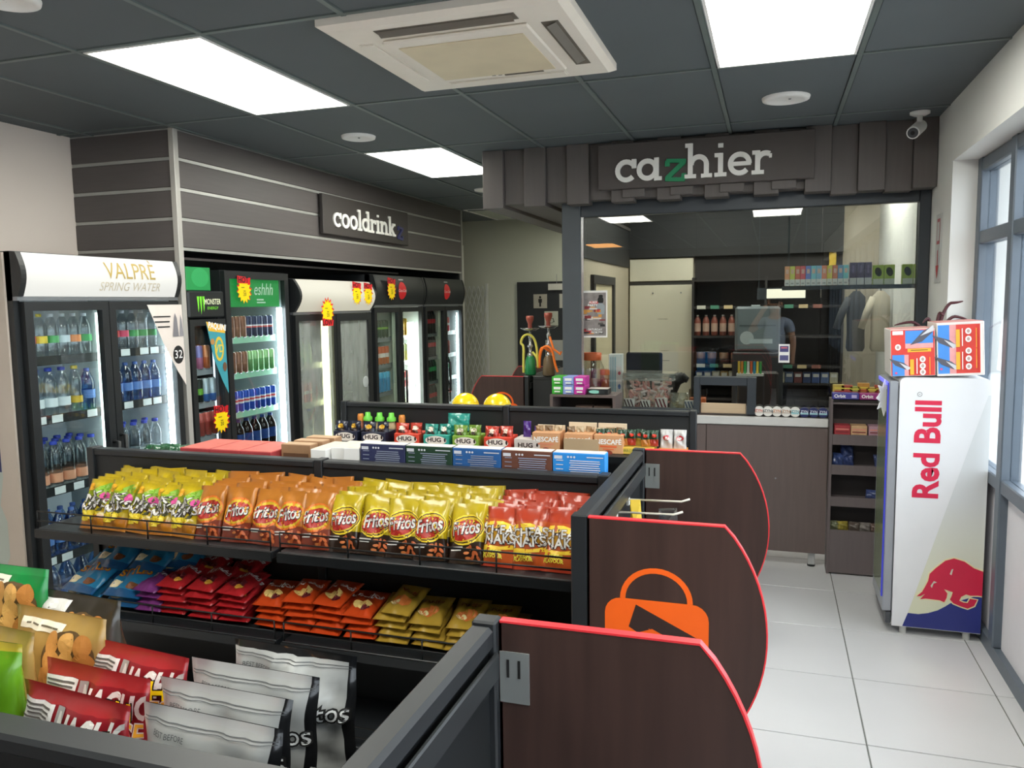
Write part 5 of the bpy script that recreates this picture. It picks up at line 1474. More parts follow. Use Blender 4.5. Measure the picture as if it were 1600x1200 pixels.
def rrect(hx, hy, r, n=4):
    P = []
    for cx, cy, a0 in ((hx - r, hy - r, 0), (-hx + r, hy - r, 90), (-hx + r, -hy + r, 180), (hx - r, -hy + r, 270)):
        P += arc(cx, cy, r, a0, a0 + 90, n)
    return P
A_ = rrect(.165, .10, .03); B_ = rrect(.18, .115, .03)
n_ = len(A_)
q = MB()
vs = [(-.84 + x, 5.83 + y, ZW) for x, y in A_] + [(-.84 + x, 5.83 + y, ZW + .22) for x, y in B_]
q.add(vs, [(i, (i + 1) % n_, n_ + (i + 1) % n_, n_ + i) for i in range(n_)] + [list(range(n_))[::-1]], glass('fff6f4', .06, .1, .1), True).obj('body', tub)
MB().prism([(x * 1.06, y * 1.06) for x, y in B_], (-.84, 5.83, ZW + .215), UX, UY, .055, glass('fbf4f0', .08, .1, .3)).obj('lid', tub)
R_ = random.Random(5)
sw = MB()
for k in range(150):
    x, y, z = R_.uniform(-.145, .145), R_.uniform(-.08, .0), R_.uniform(.01, .205)
    a = R_.uniform(0, PI)
    d = V((math.cos(a), .3 * math.sin(a * 3), math.sin(a))) * .022
    c = V((-.84 + x, 5.83 + y, ZW + z))
    sw.cyl(c - d, c + d, .009, m(('ffe0dc', 'f6b8b4', 'ffffff')[k % 3], .4), 6)
sw_ = sw.obj('wrapped_sweets', tub)
sw_['kind'] = 'stuff'
ZL = ZW
def stripe_box(x, w, h, c1, label):
    t = carton('striped_pack', label, 'pack', x - w / 2, x + w / 2, 5.70, 5.725, ZL, ZL + h, m('efe9e6', .4), None, [('r', -w * .3 + w * .3 * i, .0, w * .13, h * .9, m(c1, .4), .35) for i in range(3)], 'striped sweet packs')
stripe_box(-.975, .075, .085, '4a2a30', 'striped sweet pack at the left foot of the white tub')
stripe_box(-.86, .07, .075, '4a2a30', 'striped sweet pack at the middle foot of the white tub')
stripe_box(-.745, .085, .095, '7a3038', 'striped sweet pack at the right foot of the white tub')
stripe_box(-.545, .07, .08, '5a6a8a', 'blue-grey striped sweet pack near the pay hatch')
me, pm = bag_kind(.14, .13, .08, [(1, glass('e6dcb8', .12, .1, .3))], (), 110)
tag(inst(me, 'nut_bag', (-.63, 5.75, ZW), (-.1, 0, 0)), 'crumpled clear bag of pale nuts between striped packs', 'bag')
jg = T('sweet_pot', 'square clear pot with orange sweets beside the pay hatch', 'pot', (-.56, 5.85, ZW))
MB().box(-.56, 5.80, ZW + .03, -.44, 5.90, ZW + .15, glass('eee4da', .1)).obj('body', jg)
MB().box(-.555, 5.805, ZW + .032, -.445, 5.895, ZW + .085, m('d87a4a', .5, var=.6, sc=70)).obj('sweets', jg)
MB().box(-.57, 5.79, ZW, -.43, 5.91, ZW + .03, m('c89a8a', .5)).obj('base', jg)
# dark toy dog head / scanner beside the tub
sc_ = T('barcode_scanner', 'black barcode scanner leaning out behind the white tub', 'scanner', (-.68, 5.98, ZW))
MB().tube([(-.72, 5.98, ZW), (-.71, 5.98, ZW + .12), (-.68, 5.98, ZW + .2), (-.62, 5.97, ZW + .22)], [.05, .05, .055, .04], INK, 10).obj('body', sc_)
MB().cyl((-.63, 5.97, ZW + .222), (-.585, 5.965, ZW + .20), .035, INK, 10, .022).obj('nose', sc_)

# poster taped to the glass
ps = T('event_poster', 'busy red and grey event poster taped to the glass screen', 'poster', (-1.235, YG, 1.54))
MB().box(-1.34, YG - .003, 1.545, -1.125, YG - .001, 1.882, m('e8e6e2', .5)).obj('sheet', ps)
R_ = random.Random(3)
sp = [('r', 0, 0, .195, .31, m('8d8683', .5, var=.5, sc=25)), ('r', .01, .085, .07, .018, m('c8282c', .5)), ('t', 'ALBERT', .022, .01, .086, WHITE, {'off': .02}), ('t', 'PARTY', .024, .0, .064, WHITE, {'off': .03}), ('e', .058, .10, .022, .028, INK), ('p', [(.035, .0), (.085, .0), (.09, .06), (.07, .08), (.045, .08), (.03, .06)], m('9aa3a8', .5)), ('e', .06, .13, .016, .01, INK)]
for k in range(26):
    sp.append(('r', R_.uniform(-.075, .075), R_.uniform(-.14, .05), R_.uniform(.02, .06), R_.uniform(.008, .022), m(R_.choice(('c84a44', '2a2a2c', 'd8d0c8', '8a3034', 'd89a4a', '5a5552')), .5)))
sp += [('t', 'SATURDAY', .02, .02, -.11, WHITE, {'off': .02}), ('t', 'FROM 7PM', .018, .03, -.13, WHITE, {'off': .02})]
MB().decals(sp, frame((-1.2325, YG - .003, 1.712), UX, Z3), .0004, .00015).obj('print', ps)

# shelf of small boxes across the glass
vs_ = T('hanging_shelf', 'dark shelf inside the glass carrying coloured vape boxes', 'shelf', (.48, 5.80, 1.86))
MB().cbox(.06, 5.74, 1.862, .93, 5.90, 1.888, M_GF, .003).obj('board', vs_)
for x in (.10, .9):
    MB().box(x - .006, 5.89, 1.888, x + .006, 5.898, 2.5, M_GF).obj('hanger', vs_)
VC = ['ffb48a', 'e8ec7a', 'ee8674', 'f67a86', '8aa4f4', '9ae4f6', 'a6d8fa', 'ffa084', 'f6ea7a', 'ee9474', '8ab4dc', '96e6f0']
VN = ['coral', 'lime', 'brick red', 'rose', 'violet blue', 'aqua', 'sky blue', 'salmon', 'lemon', 'rust', 'steel blue', 'turquoise']
for i, c in enumerate(VC):
    x = .075 + .0335 * i
    t = carton('vape_box', '%s and white vape box on the glass shelf, %s along' % (VN[i], ORD[i]), 'box', x, x + .032, 5.755, 5.785, 1.889, 2.022, m(c, .4), None, [('r', 0, -.044, .031, .043, WHITE), ('r', 0, .03, .018, .03, m('f4d0c0', .5)), ('r', 0, -.05, .018, .01, m('b9b9b9', .5))], 'vape boxes on the glass shelf')
for i in range(3):
    x = .482 + .046 * i
    carton('vape_box', 'taller dark purple vape box, %s of three' % ORD[i], 'box', x, x + .043, 5.755, 5.79, 1.889, 2.036, m('6a6080', .4), None, [('r', 0, -.05, .042, .045, m('dcdce0', .5)), ('r', 0, .03, .012, .05, m('8a80a8', .5))], 'vape boxes on the glass shelf')
for i, x in enumerate((.625, .693, .80, .866)):
    carton('lime_box', 'lime green device box, %s from the purple boxes' % ORD[i], 'box', x, x + .062, 5.755, 5.81, 1.889, 2.016, m('b4cc5a', .4), None, [('r', 0, -.045, .06, .036, m('dfe3d4', .5)), ('e', .0, .018, .02, .03, m('2a3018', .5), .3)], 'lime device boxes')
# round tins standing on the sill
for i in range(8):
    x = -.075 + .058 * i
    c = 'efeeea' if i < 5 else '2c3468'
    t = T('snuff_tin', ('white round snuff tin' if i < 5 else 'dark blue round snuff tin') + ' leaning on the glass, %s along' % ORD[i], 'tin', (x, YG - .05, 1.015), group='snuff tins')
    WL[t.name] = V((0, 0, 0))
    MB().cyl((0, .012, .033), (0, -.010, .033), .033, m(c, .4), 20).obj('can', t)
    MB().decals([('r', 0, -.008, .05, .012, m('d8d0c8' if i < 4 else '9fd0d8', .5)), ('t', 'ZYN', .024, 0, .004, m(('d0502a', '3a3a3a', 'c87a3a', 'a8743a', '3a9aa8', 'dfe0f0', 'dfe0f0', 'dfe0f0')[i], .5), {'off': .02})], frame((0, -.010, .033), UX, Z3)).obj('print', t)

# lighters, card notice
lg = T('lighter_stand', 'clear stand of coloured lighters behind the glass', 'stand', (-.13, 5.8, 1.3))
MB().box(-.23, 5.72, 1.275, -.05, 5.80, 1.29, m('d8d4cc', .5)).obj('tray', lg)
for i in range(8):
    MB().box(-.222 + .0205 * i, 5.74, 1.291, -.207 + .0205 * i, 5.752, 1.375, m(('e0b83a', 'd8882f', '3fae5a', 'e8e4da', 'd8642f', '2f8fae', 'e8c84a', '3a9a4a')[i], .35)).obj('lighter', lg)
MB().box(-.235, 5.745, 1.04 - .02, -.225, 5.80, 1.28, m('2a2d30', .5)).box(-.055, 5.745, 1.02, -.045, 5.80, 1.28, m('2a2d30', .5)).obj('support', lg)
nt_ = T('card_notice', 'small white card notice with two dark pictures stuck on the glass', 'notice', (.08, YG, 1.38))
MB().box(.045, YG - .003, 1.375, .115, YG - .001, 1.50, WHITE).obj('card', nt_)
MB().decals([('r', 0, .03, .055, .04, m('4a4a80', .5)), ('r', 0, -.03, .055, .035, m('5a5a8a', .5)), ('r', 0, .038, .04, .01, m('c86a7a', .5))], frame((.08, YG - .003, 1.4375), UX, Z3)).obj('print', nt_)

# ================================================================ INSIDE THE BOOTH
wb = T('cream_cupboard', 'tall cream cupboard doors at the back of the booth', 'cupboard', (-1.07, 8.15, 0))
MB().cbox(-1.385, 8.12, .05, -.755, 8.195, 1.96, M_CREAM, .004).obj('lower_door', wb)
MB().cbox(-1.385, 8.12, 2.0, -.755, 8.195, 2.22, M_CREAM, .004).obj('upper_door', wb)
MB().box(-1.385, 8.14, 1.962, -.755, 8.195, 1.998, m('3a3a38', .5)).obj('gap_strip', wb)
for x, z in ((-1.15, 1.88), (-.87, 1.88)):
    MB().cyl((x, 8.118, z), (x, 8.105, z), .008, GREYM, 8).obj('knob', wb)
MB().decals([('r', .02, .42, .1, .004, m('6a655a', .6)), ('r', .04, .1, .07, .004, m('6a655a', .6)), ('r', .05, -.0, .08, .004, m('6a655a', .6))], frame((-1.07, 8.12, 1.2), UX, Z3)).obj('print', wb)
# left wall details: dark door frame and cupboard
df = struct(MB().box(-1.399, 6.35, 0, -1.37, 6.42, 1.95, m('2c2e30', .5)).obj('door_2', loc=(0, 0, 0)))
MB().box(-1.399, 7.2, 0, -1.37, 7.27, 1.95, m('2c2e30', .5)).obj('jamb', df)
MB().box(-1.399, 6.35, 1.95, -1.37, 7.27, 2.02, m('2c2e30', .5)).obj('lintel', df)
MB().box(-1.399, 6.42, .02, -1.39, 7.2, 1.95, m('cbbf9f', .7)).obj('leaf', df)
# cigarette shelving
cg = T('cigarette_shelving', 'dark shelving of cigarettes and bottles at the back of the booth', 'shelving unit', (-.08, 8.0, 0))
M_CG = m('2b2827', .5)
MB().box(-.74, 8.16, 0, .62, 8.19, 2.235, m('231f1e', .6)).obj('back', cg)
for x in (-.74, -.07, .60):
    MB().box(x, 7.86, 0, x + .02, 8.16, 2.02, M_CG).obj('upright', cg)
CZS = [.86, 1.02, 1.18, 1.46, 1.74, 2.0]
for z in CZS:
    for x0, x1 in ((-.72, -.07), (-.05, .60)):
        sh = MB().box(x0, 7.86, z - .02, x1, 8.16, z, M_CG).obj('shelf', cg)
        if z in (1.74, 1.18):
            for k in range(5):
                if (k + int(x0 * 10)) % 4 == 0: continue
                MB().box(x0 + .03 + .125 * k, 7.853, z - .022, x0 + .11 + .125 * k, 7.859, z + .012, m(('cfcfc4', '4f8a72', 'c9b48a', '8a5a50', 'b8c4c8')[k % 5], .5)).obj('price_tag', sh)
CC = ['3a4f80', '56698f', 'a8a48f', '9a7a44', 'b9b29a', '4a5a78', '6a3a3a', '2f3f66']
CN = ['navy', 'slate blue', 'pale grey', 'gold', 'cream', 'steel blue', 'maroon', 'deep blue']
for s_, z in ((0, 1.02), (1, 1.02)):
    x0 = -.70 if s_ == 0 else -.03
    for k in range(8):
        x = x0 + .078 * k
        carton('cigarette_carton', '%s cigarette carton, %s in the %s bay of the booth shelving' % (CN[(k + 3 * s_) % 8], ORD[k], ('left', 'right')[s_]), 'carton', x, x + .07, 7.88, 7.96, z + .001, z + .1, m(CC[(k + 3 * s_) % 8], .45), None, [('r', 0, .02, .05, .03, m('c9c9c4', .5))], 'cigarette cartons')
pr_ = bottle_proto(.2, .032, m('8a4a3c', .3), m('b9b4ae', .4), m('b89a8a', .4), lab=(.2, .6))
for k in range(8):
    place(pr_, 'sauce_bottle', (-.69 + .08 * k, 7.93, 1.461), (0, 0, 0), 'brownish bottle in the left bay of the booth shelving, %s along' % ORD[k], 'bottle', 'brown bottles in the booth')
pr2 = can_proto(.12, .045, [(0, m('4a3a34', .4)), (.5, m('8a6a54', .4))])
for k in range(5):
    place(pr2, 'tobacco_tin', (-.66 + .11 * k, 7.95, 1.181), (0, 0, 0), 'dark tobacco tin below the brown bottles, %s along' % ORD[k], 'tin', 'tobacco tins in the booth')
mw = T('small_fridge', 'pale glass-fronted counter fridge at the back of the booth', 'fridge', (.02, 7.6, 0))
MB().cbox(-.34, 7.45, 0, .10, 7.82, 1.33, m('1f2022', .5), .01).obj('stand', mw)
MB().cbox(-.32, 7.47, 1.332, .07, 7.80, 1.74, m('5c666b', .35), .02).obj('case', mw)
MB().box(-.29, 7.462, 1.36, .04, 7.469, 1.71, m('6a767b', .25)).obj('door_glass', mw)
MB().decals([('e', -.09, -.07, .06, .06, m('a4aeb2', .3)), ('r', .03, -.1, .2, .04, m('aab8bd', .3)), ('r', .0, .04, .31, .012, m('3a4a50', .5))], frame((-.125, 7.462, 1.53), UX, Z3)).obj('print', mw)
tl = T('lit_strip', 'short lit white display strip inside the booth', 'light', (.0, 7.3, 1.83))
MB().box(-.13, 7.28, 1.80, .27, 7.34, 1.90, M_GF).obj('housing', tl)
MB().box(-.05, 7.272, 1.81, .265, 7.28, 1.89, emi('f2ead0', 1.0, 'display_strip')).obj('diffuser', tl)
for x in (-.12, .26):
    MB().box(x, 7.30, 1.90, x + .006, 7.306, ZC, M_GF).obj('hanger', tl)
# till screen and chair
tm = T('till_monitor', 'black till monitor seen from behind near the jar', 'monitor', (-1.0, 6.0, ZW))
MB().cbox(-1.05, 6.0, ZW + .12, -.78, 6.04, ZW + .40, INK, .01).obj('screen', tm)
MB().cyl((-.92, 6.05, ZW), (-.92, 6.05, ZW + .2), .02, INK, 10).obj('stem', tm)
MB().cbox(-1.0, 5.98, ZW, -.84, 6.12, ZW + .015, INK, .004).obj('foot', tm)
ch = T('counter_stool', 'dark red upholstered stool behind the pay hatch', 'stool', (.0, 6.6, 0))
MB().cyl((.0, 6.6, .55), (.0, 6.6, .62), .19, m('7a2a24', .5), 20).obj('seat', ch)
MB().cyl((.0, 6.6, .02), (.0, 6.6, .55), .03, GREYM, 10).obj('column', ch)
MB().cyl((.0, 6.6, 0), (.0, 6.6, .02), .2, BLACK, 18).obj('base', ch)
MB().cbox(-.27, 6.76, .80, .06, 6.80, 1.22, m('221c1b', .5), .02).obj('backrest', ch)
MB().box(-.02, 6.77, .58, .02, 6.79, .86, GREYM).obj('back_stem', ch)
# hanging jackets
for i, (x, c, lb) in enumerate(((.845, 'b0a898', 'pale grey jacket hanging by the booth window'), (.66, '3a3c40', 'dark jacket hanging beside the pale one'))):
    t = T('jacket', lb, 'jacket', (x, 7.2, 1.1))
    b = MB()
    w = .12
    prof = [(0, .025, .02), (.05, .07, .04), (.18, .075, .05), (.35, .07, .045), (.47, .075, .045), (.5, .06, .035)]
    rows = []
    for (d, hw, hd) in prof:
        rows.append([(x + hw * math.cos(2 * PI * k / 14) * (1 + .08 * math.sin(5 * k)), 7.2 + hd * math.sin(2 * PI * k / 14), 1.86 - d) for k in range(14)])
    vs = [p for r in rows for p in r]
    fs = [(r * 14 + k, r * 14 + (k + 1) % 14, (r + 1) * 14 + (k + 1) % 14, (r + 1) * 14 + k) for r in range(len(rows) - 1) for k in range(14)]
    b.add(vs, fs, m(c, .85, var=.15), True).obj('body', t)
    MB().tube([(x - .05, 7.2, 1.80), (x - .11, 7.18, 1.68), (x - .15, 7.17, 1.55)], [.035, .032, .03], m(c, .85, var=.15), 9).obj('sleeve', t)
    MB().tube([(x + .0, 7.2, 1.86), (x, 7.2, 1.93), (x + .03, 7.2, 1.95)], .005, GREYM, 6).obj('hanger', t)
rl = T('coat_rail', 'dark rail carrying the jackets inside the booth', 'rail', (.75, 7.2, 1.95))
MB().cyl((.5, 7.2, 1.95), (.93, 7.2, 1.95), .012, INK, 8).obj('bar', rl)
yp = tag(MB().box(.50, 8.12, 2.1, .56, 8.19, 2.42, m('c8a83a', .5)).obj('yellow_bracket', loc=(.53, 8.15, 2.1)), 'yellow vertical strip high on the back wall of the booth', 'bracket')

# ================================================================ RIGHT-HAND SWEET SHELF
su = T('sweet_shelving', 'brown open shelf unit of sweets between counter and fridge', 'shelving unit', (.54, 5.6, 0))
M_SU = m('665d5e', .5, var=.14, sc=4, stretch=(10, 10, .8))
for a in ((.366, .384), (.782, .80)):
    MB().cbox(a[0], 5.47, 0, a[1], 5.62, 1.155, M_SU, .002).obj('side', su)
MB().box(.384, 5.61, .02, .782, 5.62, 1.15, m('2c2829', .6)).obj('back', su)
for z, d in ((1.135, .10), (.91, .055), (.71, .05), (.50, .05), (.28, .27)):
    lip = {1.135: 0, .91: .05, .71: .045, .50: .045, .28: .27}[z]
    sh = MB().box(.384, 5.48, z - .012, .782, 5.61, z, M_SU).obj('shelf', su)
    if lip: MB().box(.384, 5.472, z - lip, .782, 5.48, z + .018, M_SU).obj('lip', sh)
for i, (c, nm, x) in enumerate((('a8383f', 'red', .395), ('c8a27a', 'tan', .495), ('b08a98', 'mauve', .60))):
    t = carton('sweet_carton', '%s open carton of sweets on the upper right shelf' % nm, 'carton', x, x + .095, 5.49, 5.59, .912, .985, m(c, .5, var=.3, sc=30), None, [('r', 0, .012, .08, .008, m('d88a7a', .5)), ('r', 0, -.005, .08, .008, m('7a2a30', .5))])
for i, (x, z, c, nm) in enumerate(((.42, .712, '4a5f9a', 'blue'), (.485, .712, '3a4a80', 'navy'), (.68, .712, '4a5a8a', 'slate'), (.63, .502, '4a5a8f', 'pale blue'), (.41, .282, '8a8f70', 'olive'), (.47, .282, 'b8a84a', 'yellow'), (.53, .282, '6a6058', 'brown'), (.60, .282, '8f8a84', 'grey'), (.67, .282, '705a50', 'russet'))):
    me, pm = bag_kind(.075, .085 if z > .6 else .06, .04, [(1, fm(c, var=.5, sc=40))], (), 120 + i)
    tag(inst(me, 'sweet_packet', (x, 5.53, z), (-.35, 0, .3 * (i % 3 - 1))), '%s wrapped sweet packet on the brown shelf unit' % nm, 'packet', 'sweet packets on the brown shelf unit')
me, pm = bag_kind(.085, .10, .05, [(1, fm('3f5088', var=.5, sc=40))], (), 131)
tag(inst(me, 'sweet_packet', (.485, 5.55, .755), (-.3, 0, .3)), 'crumpled blue packet piled on top of the navy one', 'packet', 'sweet packets on the brown shelf unit')
for i, (x0, x1, c, nm) in enumerate(((.378, .535, '4a4a9a', 'indigo'), (.538, .70, '9a3a80', 'magenta'))):
    carton('orbit_carton', '%s flat gum carton printed Orbit on top of the shelf unit' % nm, 'carton', x0, x1, 5.475, 5.56, 1.157, 1.195, m(c, .4), None, [('t', 'Orbit', .03, -.035, 0, WHITE, {'off': .03}), ('r', .05, 0, .03, .02, m('b9b0d8', .5))], 'gum cartons on the shelf unit')
R_ = random.Random(9)
for i in range(7):
    x, z = .385 + .05 * i, 1.157
    carton('sweet_bar', 'yellow and red sweet bar heaped behind the gum cartons, %s along' % ORD[i], 'sweet bar', x, x + .07, 5.565 + .0 * i, 5.605, z, z + .07 + .03 * R_.random(), m(('b8a04a', 'a8503c', '9aa04a', 'b8863a')[i % 4], .5, var=.3, sc=30), None, [('r', 0, .02, .05, .008, m('d8c84a', .5)), ('r', 0, .0, .05, .008, m('a83a30', .5))], 'heaped sweet bars')

# ================================================================ TALL FRIDGE BY THE WINDOW
rb = T('energy_fridge', 'slim white and silver Red Bull fridge standing by the window', 'fridge', (.84, 4.76, 0))
FX0, FX1, FY0, FY1, FZ0, FZ1 = .64, 1.063, 4.555, 4.98, .045, 1.385
M_RBW = m('e4e6ea', .35, .1, var=.03)
body = MB()
# side profile with rounded top corners, extruded along Y
sidep = [(FX0, FZ0), (FX1, FZ0), (FX1, FZ1 - .03)] + arc(FX1 - .03, FZ1 - .03, .03, 0, 90, 5) + arc(FX0 + .03, FZ1 - .03, .03, 90, 180, 5)
body.prism(sidep, (0, FY1, 0), UX, Z3, FY1 - FY0, M_RBW).obj('cabinet', rb)
# side print
fnR = frame((.85, FY0, .7), UX, Z3)
GR2 = m('cfd3d6', .4, .15); NAV = m('2a3480', .4); CRM = m('cfd0c0', .45); RBR = m('cf2448', .4)
def fade_print(h0, h1, z0, z1):
    """printed colour fade by height: h0 at z0 to h1 at z1"""
    M = m(h0, .4, var=.0201)
    M = M.copy()
    nt = M.node_tree
    N = nt.nodes.new
    tc = N('ShaderNodeTexCoord'); sx = N('ShaderNodeSeparateXYZ'); mr = N('ShaderNodeMapRange'); mx = N('ShaderNodeMix')
    mx.data_type = 'RGBA'
    mr.inputs[1].default_value = z0; mr.inputs[2].default_value = z1
    mx.inputs[6].default_value = lin(h0) + [1]; mx.inputs[7].default_value = lin(h1) + [1]
    nt.links.new(tc.outputs['Object'], sx.inputs[0]); nt.links.new(sx.outputs[2], mr.inputs[0])
    nt.links.new(mr.outputs[0], mx.inputs[0]); nt.links.new(mx.outputs[2], nt.nodes['Principled BSDF'].inputs['Base Color'])
    return M
XE = .2125
MB().decals([('p', [(-.133, -.577), (-.082, -.578), (-.036, -.567), (.009, -.547), (.044, -.522), (.066, -.503), (XE, -.44), (XE, .6), (.2, .6)], fade_print('dadcc2', 'cfd3d6', .25, .75))], fnR, .0006).obj('diagonal_panel', rb)
MB().decals([('p', [(-.158, -.652), (XE, -.652), (XE, -.44), (.066, -.503), (.044, -.522), (.009, -.547), (-.036, -.567), (-.082, -.578), (-.133, -.577)], NAV)], fnR, .0010).obj('blue_print', rb)
bull = [(.219, -.318), (.17, -.304), (.125, -.272), (.075, -.259), (.035, -.275), (-.008, -.318), (-.036, -.352), (-.042, -.392), (-.057, -.428), (-.069, -.454), (-.094, -.48), (-.074, -.477), (-.054, -.463), (-.077, -.495), (-.05, -.489), (-.011, -.49), (.016, -.491), (.038, -.5), (.049, -.473), (.051, -.45), (.035, -.429), (.055, -.435), (.076, -.441), (.071, -.464), (.064, -.482), (.081, -.501), (.116, -.514), (.148, -.523), (.178, -.505), (.191, -.471), (.157, -.468), (.147, -.492), (.129, -.492), (.108, -.484), (.116, -.462), (.138, -.447), (.158, -.452), (.193, -.448), (.222, -.449)]
bull = [(min(XE, x), z) for x, z in bull]
b = MB()
stroke(b, bull, .013, fnR, .0016, m('e6dcae', .45))
b.obj('bull_outline', rb)
MB().decals([('p', bull, RBR)], fnR, .0022).obj('bull_print', rb)
MB().decals([('p', [(.058, -.345), (.066, -.319), (.074, -.315), (.067, -.35)], CRM), ('p', [(-.03, -.417), (-.015, -.389), (.0, -.395), (-.016, -.403), (-.023, -.428)], CRM)], fnR, .0028).obj('bull_highlight', rb)
MB().decals([('t', 'Red Bull', .168, -.066, .31, RBR, {'rot': PI / 2, 'off': .03, 'sx': .93}), ('e', -.115, .60, .012, .012, m('8a8a8a', .5)), ('e', -.115, .60, .009, .009, M_RBW), ('t', 'R', .014, -.115, .60, m('8a8a8a', .5), {'rot': PI / 2})], fnR, .0016).obj('lettering', rb)
# door on the -X face
dr = MB().cbox(FX0 - .05, FY0 + .005, .12, FX0 - .004, FY1 - .005, FZ1 - .02, m('9da1a8', .35, .3), .006).obj('door', rb)
MB().box(FX0 - .053, FY0 + .05, .20, FX0 - .0505, FY1 - .05, FZ1 - .07, m('6f7a62', .2, var=.4, sc=12)).obj('door_glass', dr)
MB().box(FX0 - .056, FY0 + .006, .20, FX0 - .0505, FY0 + .022, FZ1 - .03, emi('3a3fe0', .3, 'blue_edge_light', '20206a')).obj('blue_edge', dr)
MB().box(FX0 - .056, FY0 + .03, FZ1 - .045, FX0 - .0505, FY1 - .03, FZ1 - .025, emi('4a4fe0', .8, 'blue_top_light')).obj('blue_top', dr)
MB().cbox(FX0 - .03, FY0 + .01, .05, FX0 - .004, FY1 - .01, .115, m('4a4d52', .4), .004).obj('vent_grille', rb)
for x in (FX0 + .06, FX1 - .06):
    for y in (FY0 + .03, FY1 - .05):
        MB().cyl((x, y, 0), (x, y, FZ0), .018, m('c9cac8', .4), 12).obj('foot', rb)
sc2 = T('white_price_star', 'white jagged price card seen edge-on on the tall fridge door', 'price card', (FX0 - .07, 4.6, 1.3))
MB().prism([(0, -.1), (.02, -.05), (.05, -.06), (.03, -.02), (.06, .0), (.03, .03), (.05, .07), (.015, .06), (0, .1), (-.015, .06), (-.05, .07), (-.03, .03), (-.06, 0), (-.03, -.02), (-.05, -.06), (-.02, -.05)], (FX0 - .062, 4.63, 1.27), V((-.75, -.66, 0)).normalized(), Z3, .003, WHITE).obj('card', sc2)
# printed boxes on top
SKY = m('4a8fe0', .45, var=.15); RBX = m('d8453c', .45); PNK = m('e8a0a0', .5, var=.3, sc=14); YL = m('f0b43a', .45)
def ad_box(label, x, y, z, w, d, h, rz, spec, roll=0):
    t = T('advert_box', label, 'box', (x, y, z), rz, 'printed boxes on the tall fridge')
    t.rotation_euler = (0, roll, rz)
    WL[t.name] = V((0, 0, 0))
    MB().cbox(-w / 2, 0, 0, w / 2, d, h, m('e4e0dc', .5), .003).obj('carton', t)
    MB().box(-w / 2 + .004, .004, h + .0002, w / 2 - .004, d - .004, h + .0015, m('c8847c', .5, var=.3, sc=12)).obj('top_face', t)
    MB().decals(spec, frame((0, 0, h / 2), UX, Z3)).obj('print', t)
def plane_spec(cx, cz, s, rot=0):
    ca, sa = math.cos(rot), math.sin(rot)
    tr_ = lambda P: [(cx + (a * ca - b * sa) * s, cz + (a * sa + b * ca) * s) for a, b in P]
    return [('p', tr_([(-.06, -.03), (.02, .02), (.07, .03), (.06, .0), (.0, -.03)]), m('5a5a66', .4)), ('p', tr_([(.0, .0), (.075, .035), (.07, .005)]), m('cfd0d6', .4))]
circ = lambda x, z: [('e', x, z, .014, .016, WHITE), ('e', x, z, .007, .009, m('b8a098', .5))]
hb = .245
sp1 = [('r', 0, 0, .205, hb - .005, RBX), ('r', .03, .075, .13, .08, SKY), ('r', .03, .035, .13, .025, PNK)] + plane_spec(.035, .085, 1.0, .3) + [('r', .03, .012, .11, .018, YL), ('r', .03, .012, .08, .003, INK), ('r', -.07, .105, .05, .02, WHITE)] + circ(-.07, .03) + [('r', -.06, -.065, .075, .11, SKY), ('r', -.03, -.065, .02, .11, PNK)] + plane_spec(-.065, -.05, .8, -.9) + [('r', -.005, -.075, .018, .08, YL), ('e', -.08, -.105, .006, .006, m('e05a8a', .5))] + circ(.045, -.035) + circ(.045, -.07) + circ(.045, -.102) + [('r', .018, -.07, .004, .08, WHITE), ('r', .078, -.07, .003, .09, YL)]
ad_box('red, blue and yellow printed box on the tall fridge, nearer the door', .705, 4.585, 1.392, .21, .32, hb, -.03, sp1, -.045)
sp2 = [('r', 0, 0, .20, .25, RBX), ('r', -.075, 0, .055, .25, SKY), ('r', -.035, 0, .03, .25, PNK)] + plane_spec(-.075, .05, .9, -.9) + plane_spec(-.068, -.06, .9, -.9) + [('r', -.012, .055, .018, .09, YL), ('r', -.012, -.06, .018, .09, YL), ('r', .008, .06, .004, .09, WHITE), ('r', .008, -.06, .004, .09, WHITE)] + circ(.035, .09) + circ(.035, .05) + circ(.035, -.01) + circ(.035, -.05) + circ(.035, -.09) + [('r', .07, .055, .003, .1, YL), ('r', .07, -.05, .003, .1, YL), ('r', .093, 0, .012, .25, m('ece8e0', .5)), ('e', -.09, -.1, .006, .006, m('e05a8a', .5))]
ad_box('red, blue and yellow printed box on the tall fridge, nearer the window', .925, 4.575, 1.398, .215, .32, .275, -.03, sp2, -.05)
# dark red plant behind the boxes
pl = T('red_leaf_plant', 'dark red strappy leaves sticking up behind the printed boxes', 'plant', (.86, 4.95, 1.386))
MB().lathe([(.001, 0), (.03, 0), (.038, .06), (.001, .06)], m('3a2a28', .6), 12, (.86, 4.94, 1.386)).weld().obj('pot', pl)
for k, (dx, top, droop) in enumerate(((-.16, .28, .02), (-.05, .30, .03), (.03, .33, .02), (.10, .38, -.01), (.13, .31, .03), (.17, .29, .05))):
    pts = [V((.86, 4.94, 1.43)), V((.86 + dx * .2, 4.94, 1.386 + top * .7)), V((.86 + dx * .6, 4.935 + .004 * k, 1.386 + top)), V((.86 + dx, 4.93, 1.386 + top - droop * .3)), V((.86 + dx * 1.3, 4.92, 1.386 + top - droop))]
    for _ in range(2):
        N = [pts[0]]
        for a_, b_ in zip(pts, pts[1:]): N += [a_ * .75 + b_ * .25, a_ * .25 + b_ * .75]
        N.append(pts[-1]); pts = N
    nn = len(pts)
    MB().tube(pts, [.003 + .006 * math.sin(PI * min(1, (i + 2) / nn)) for i in range(nn)], m('4a1f28', .45), 6).obj('leaf', pl)

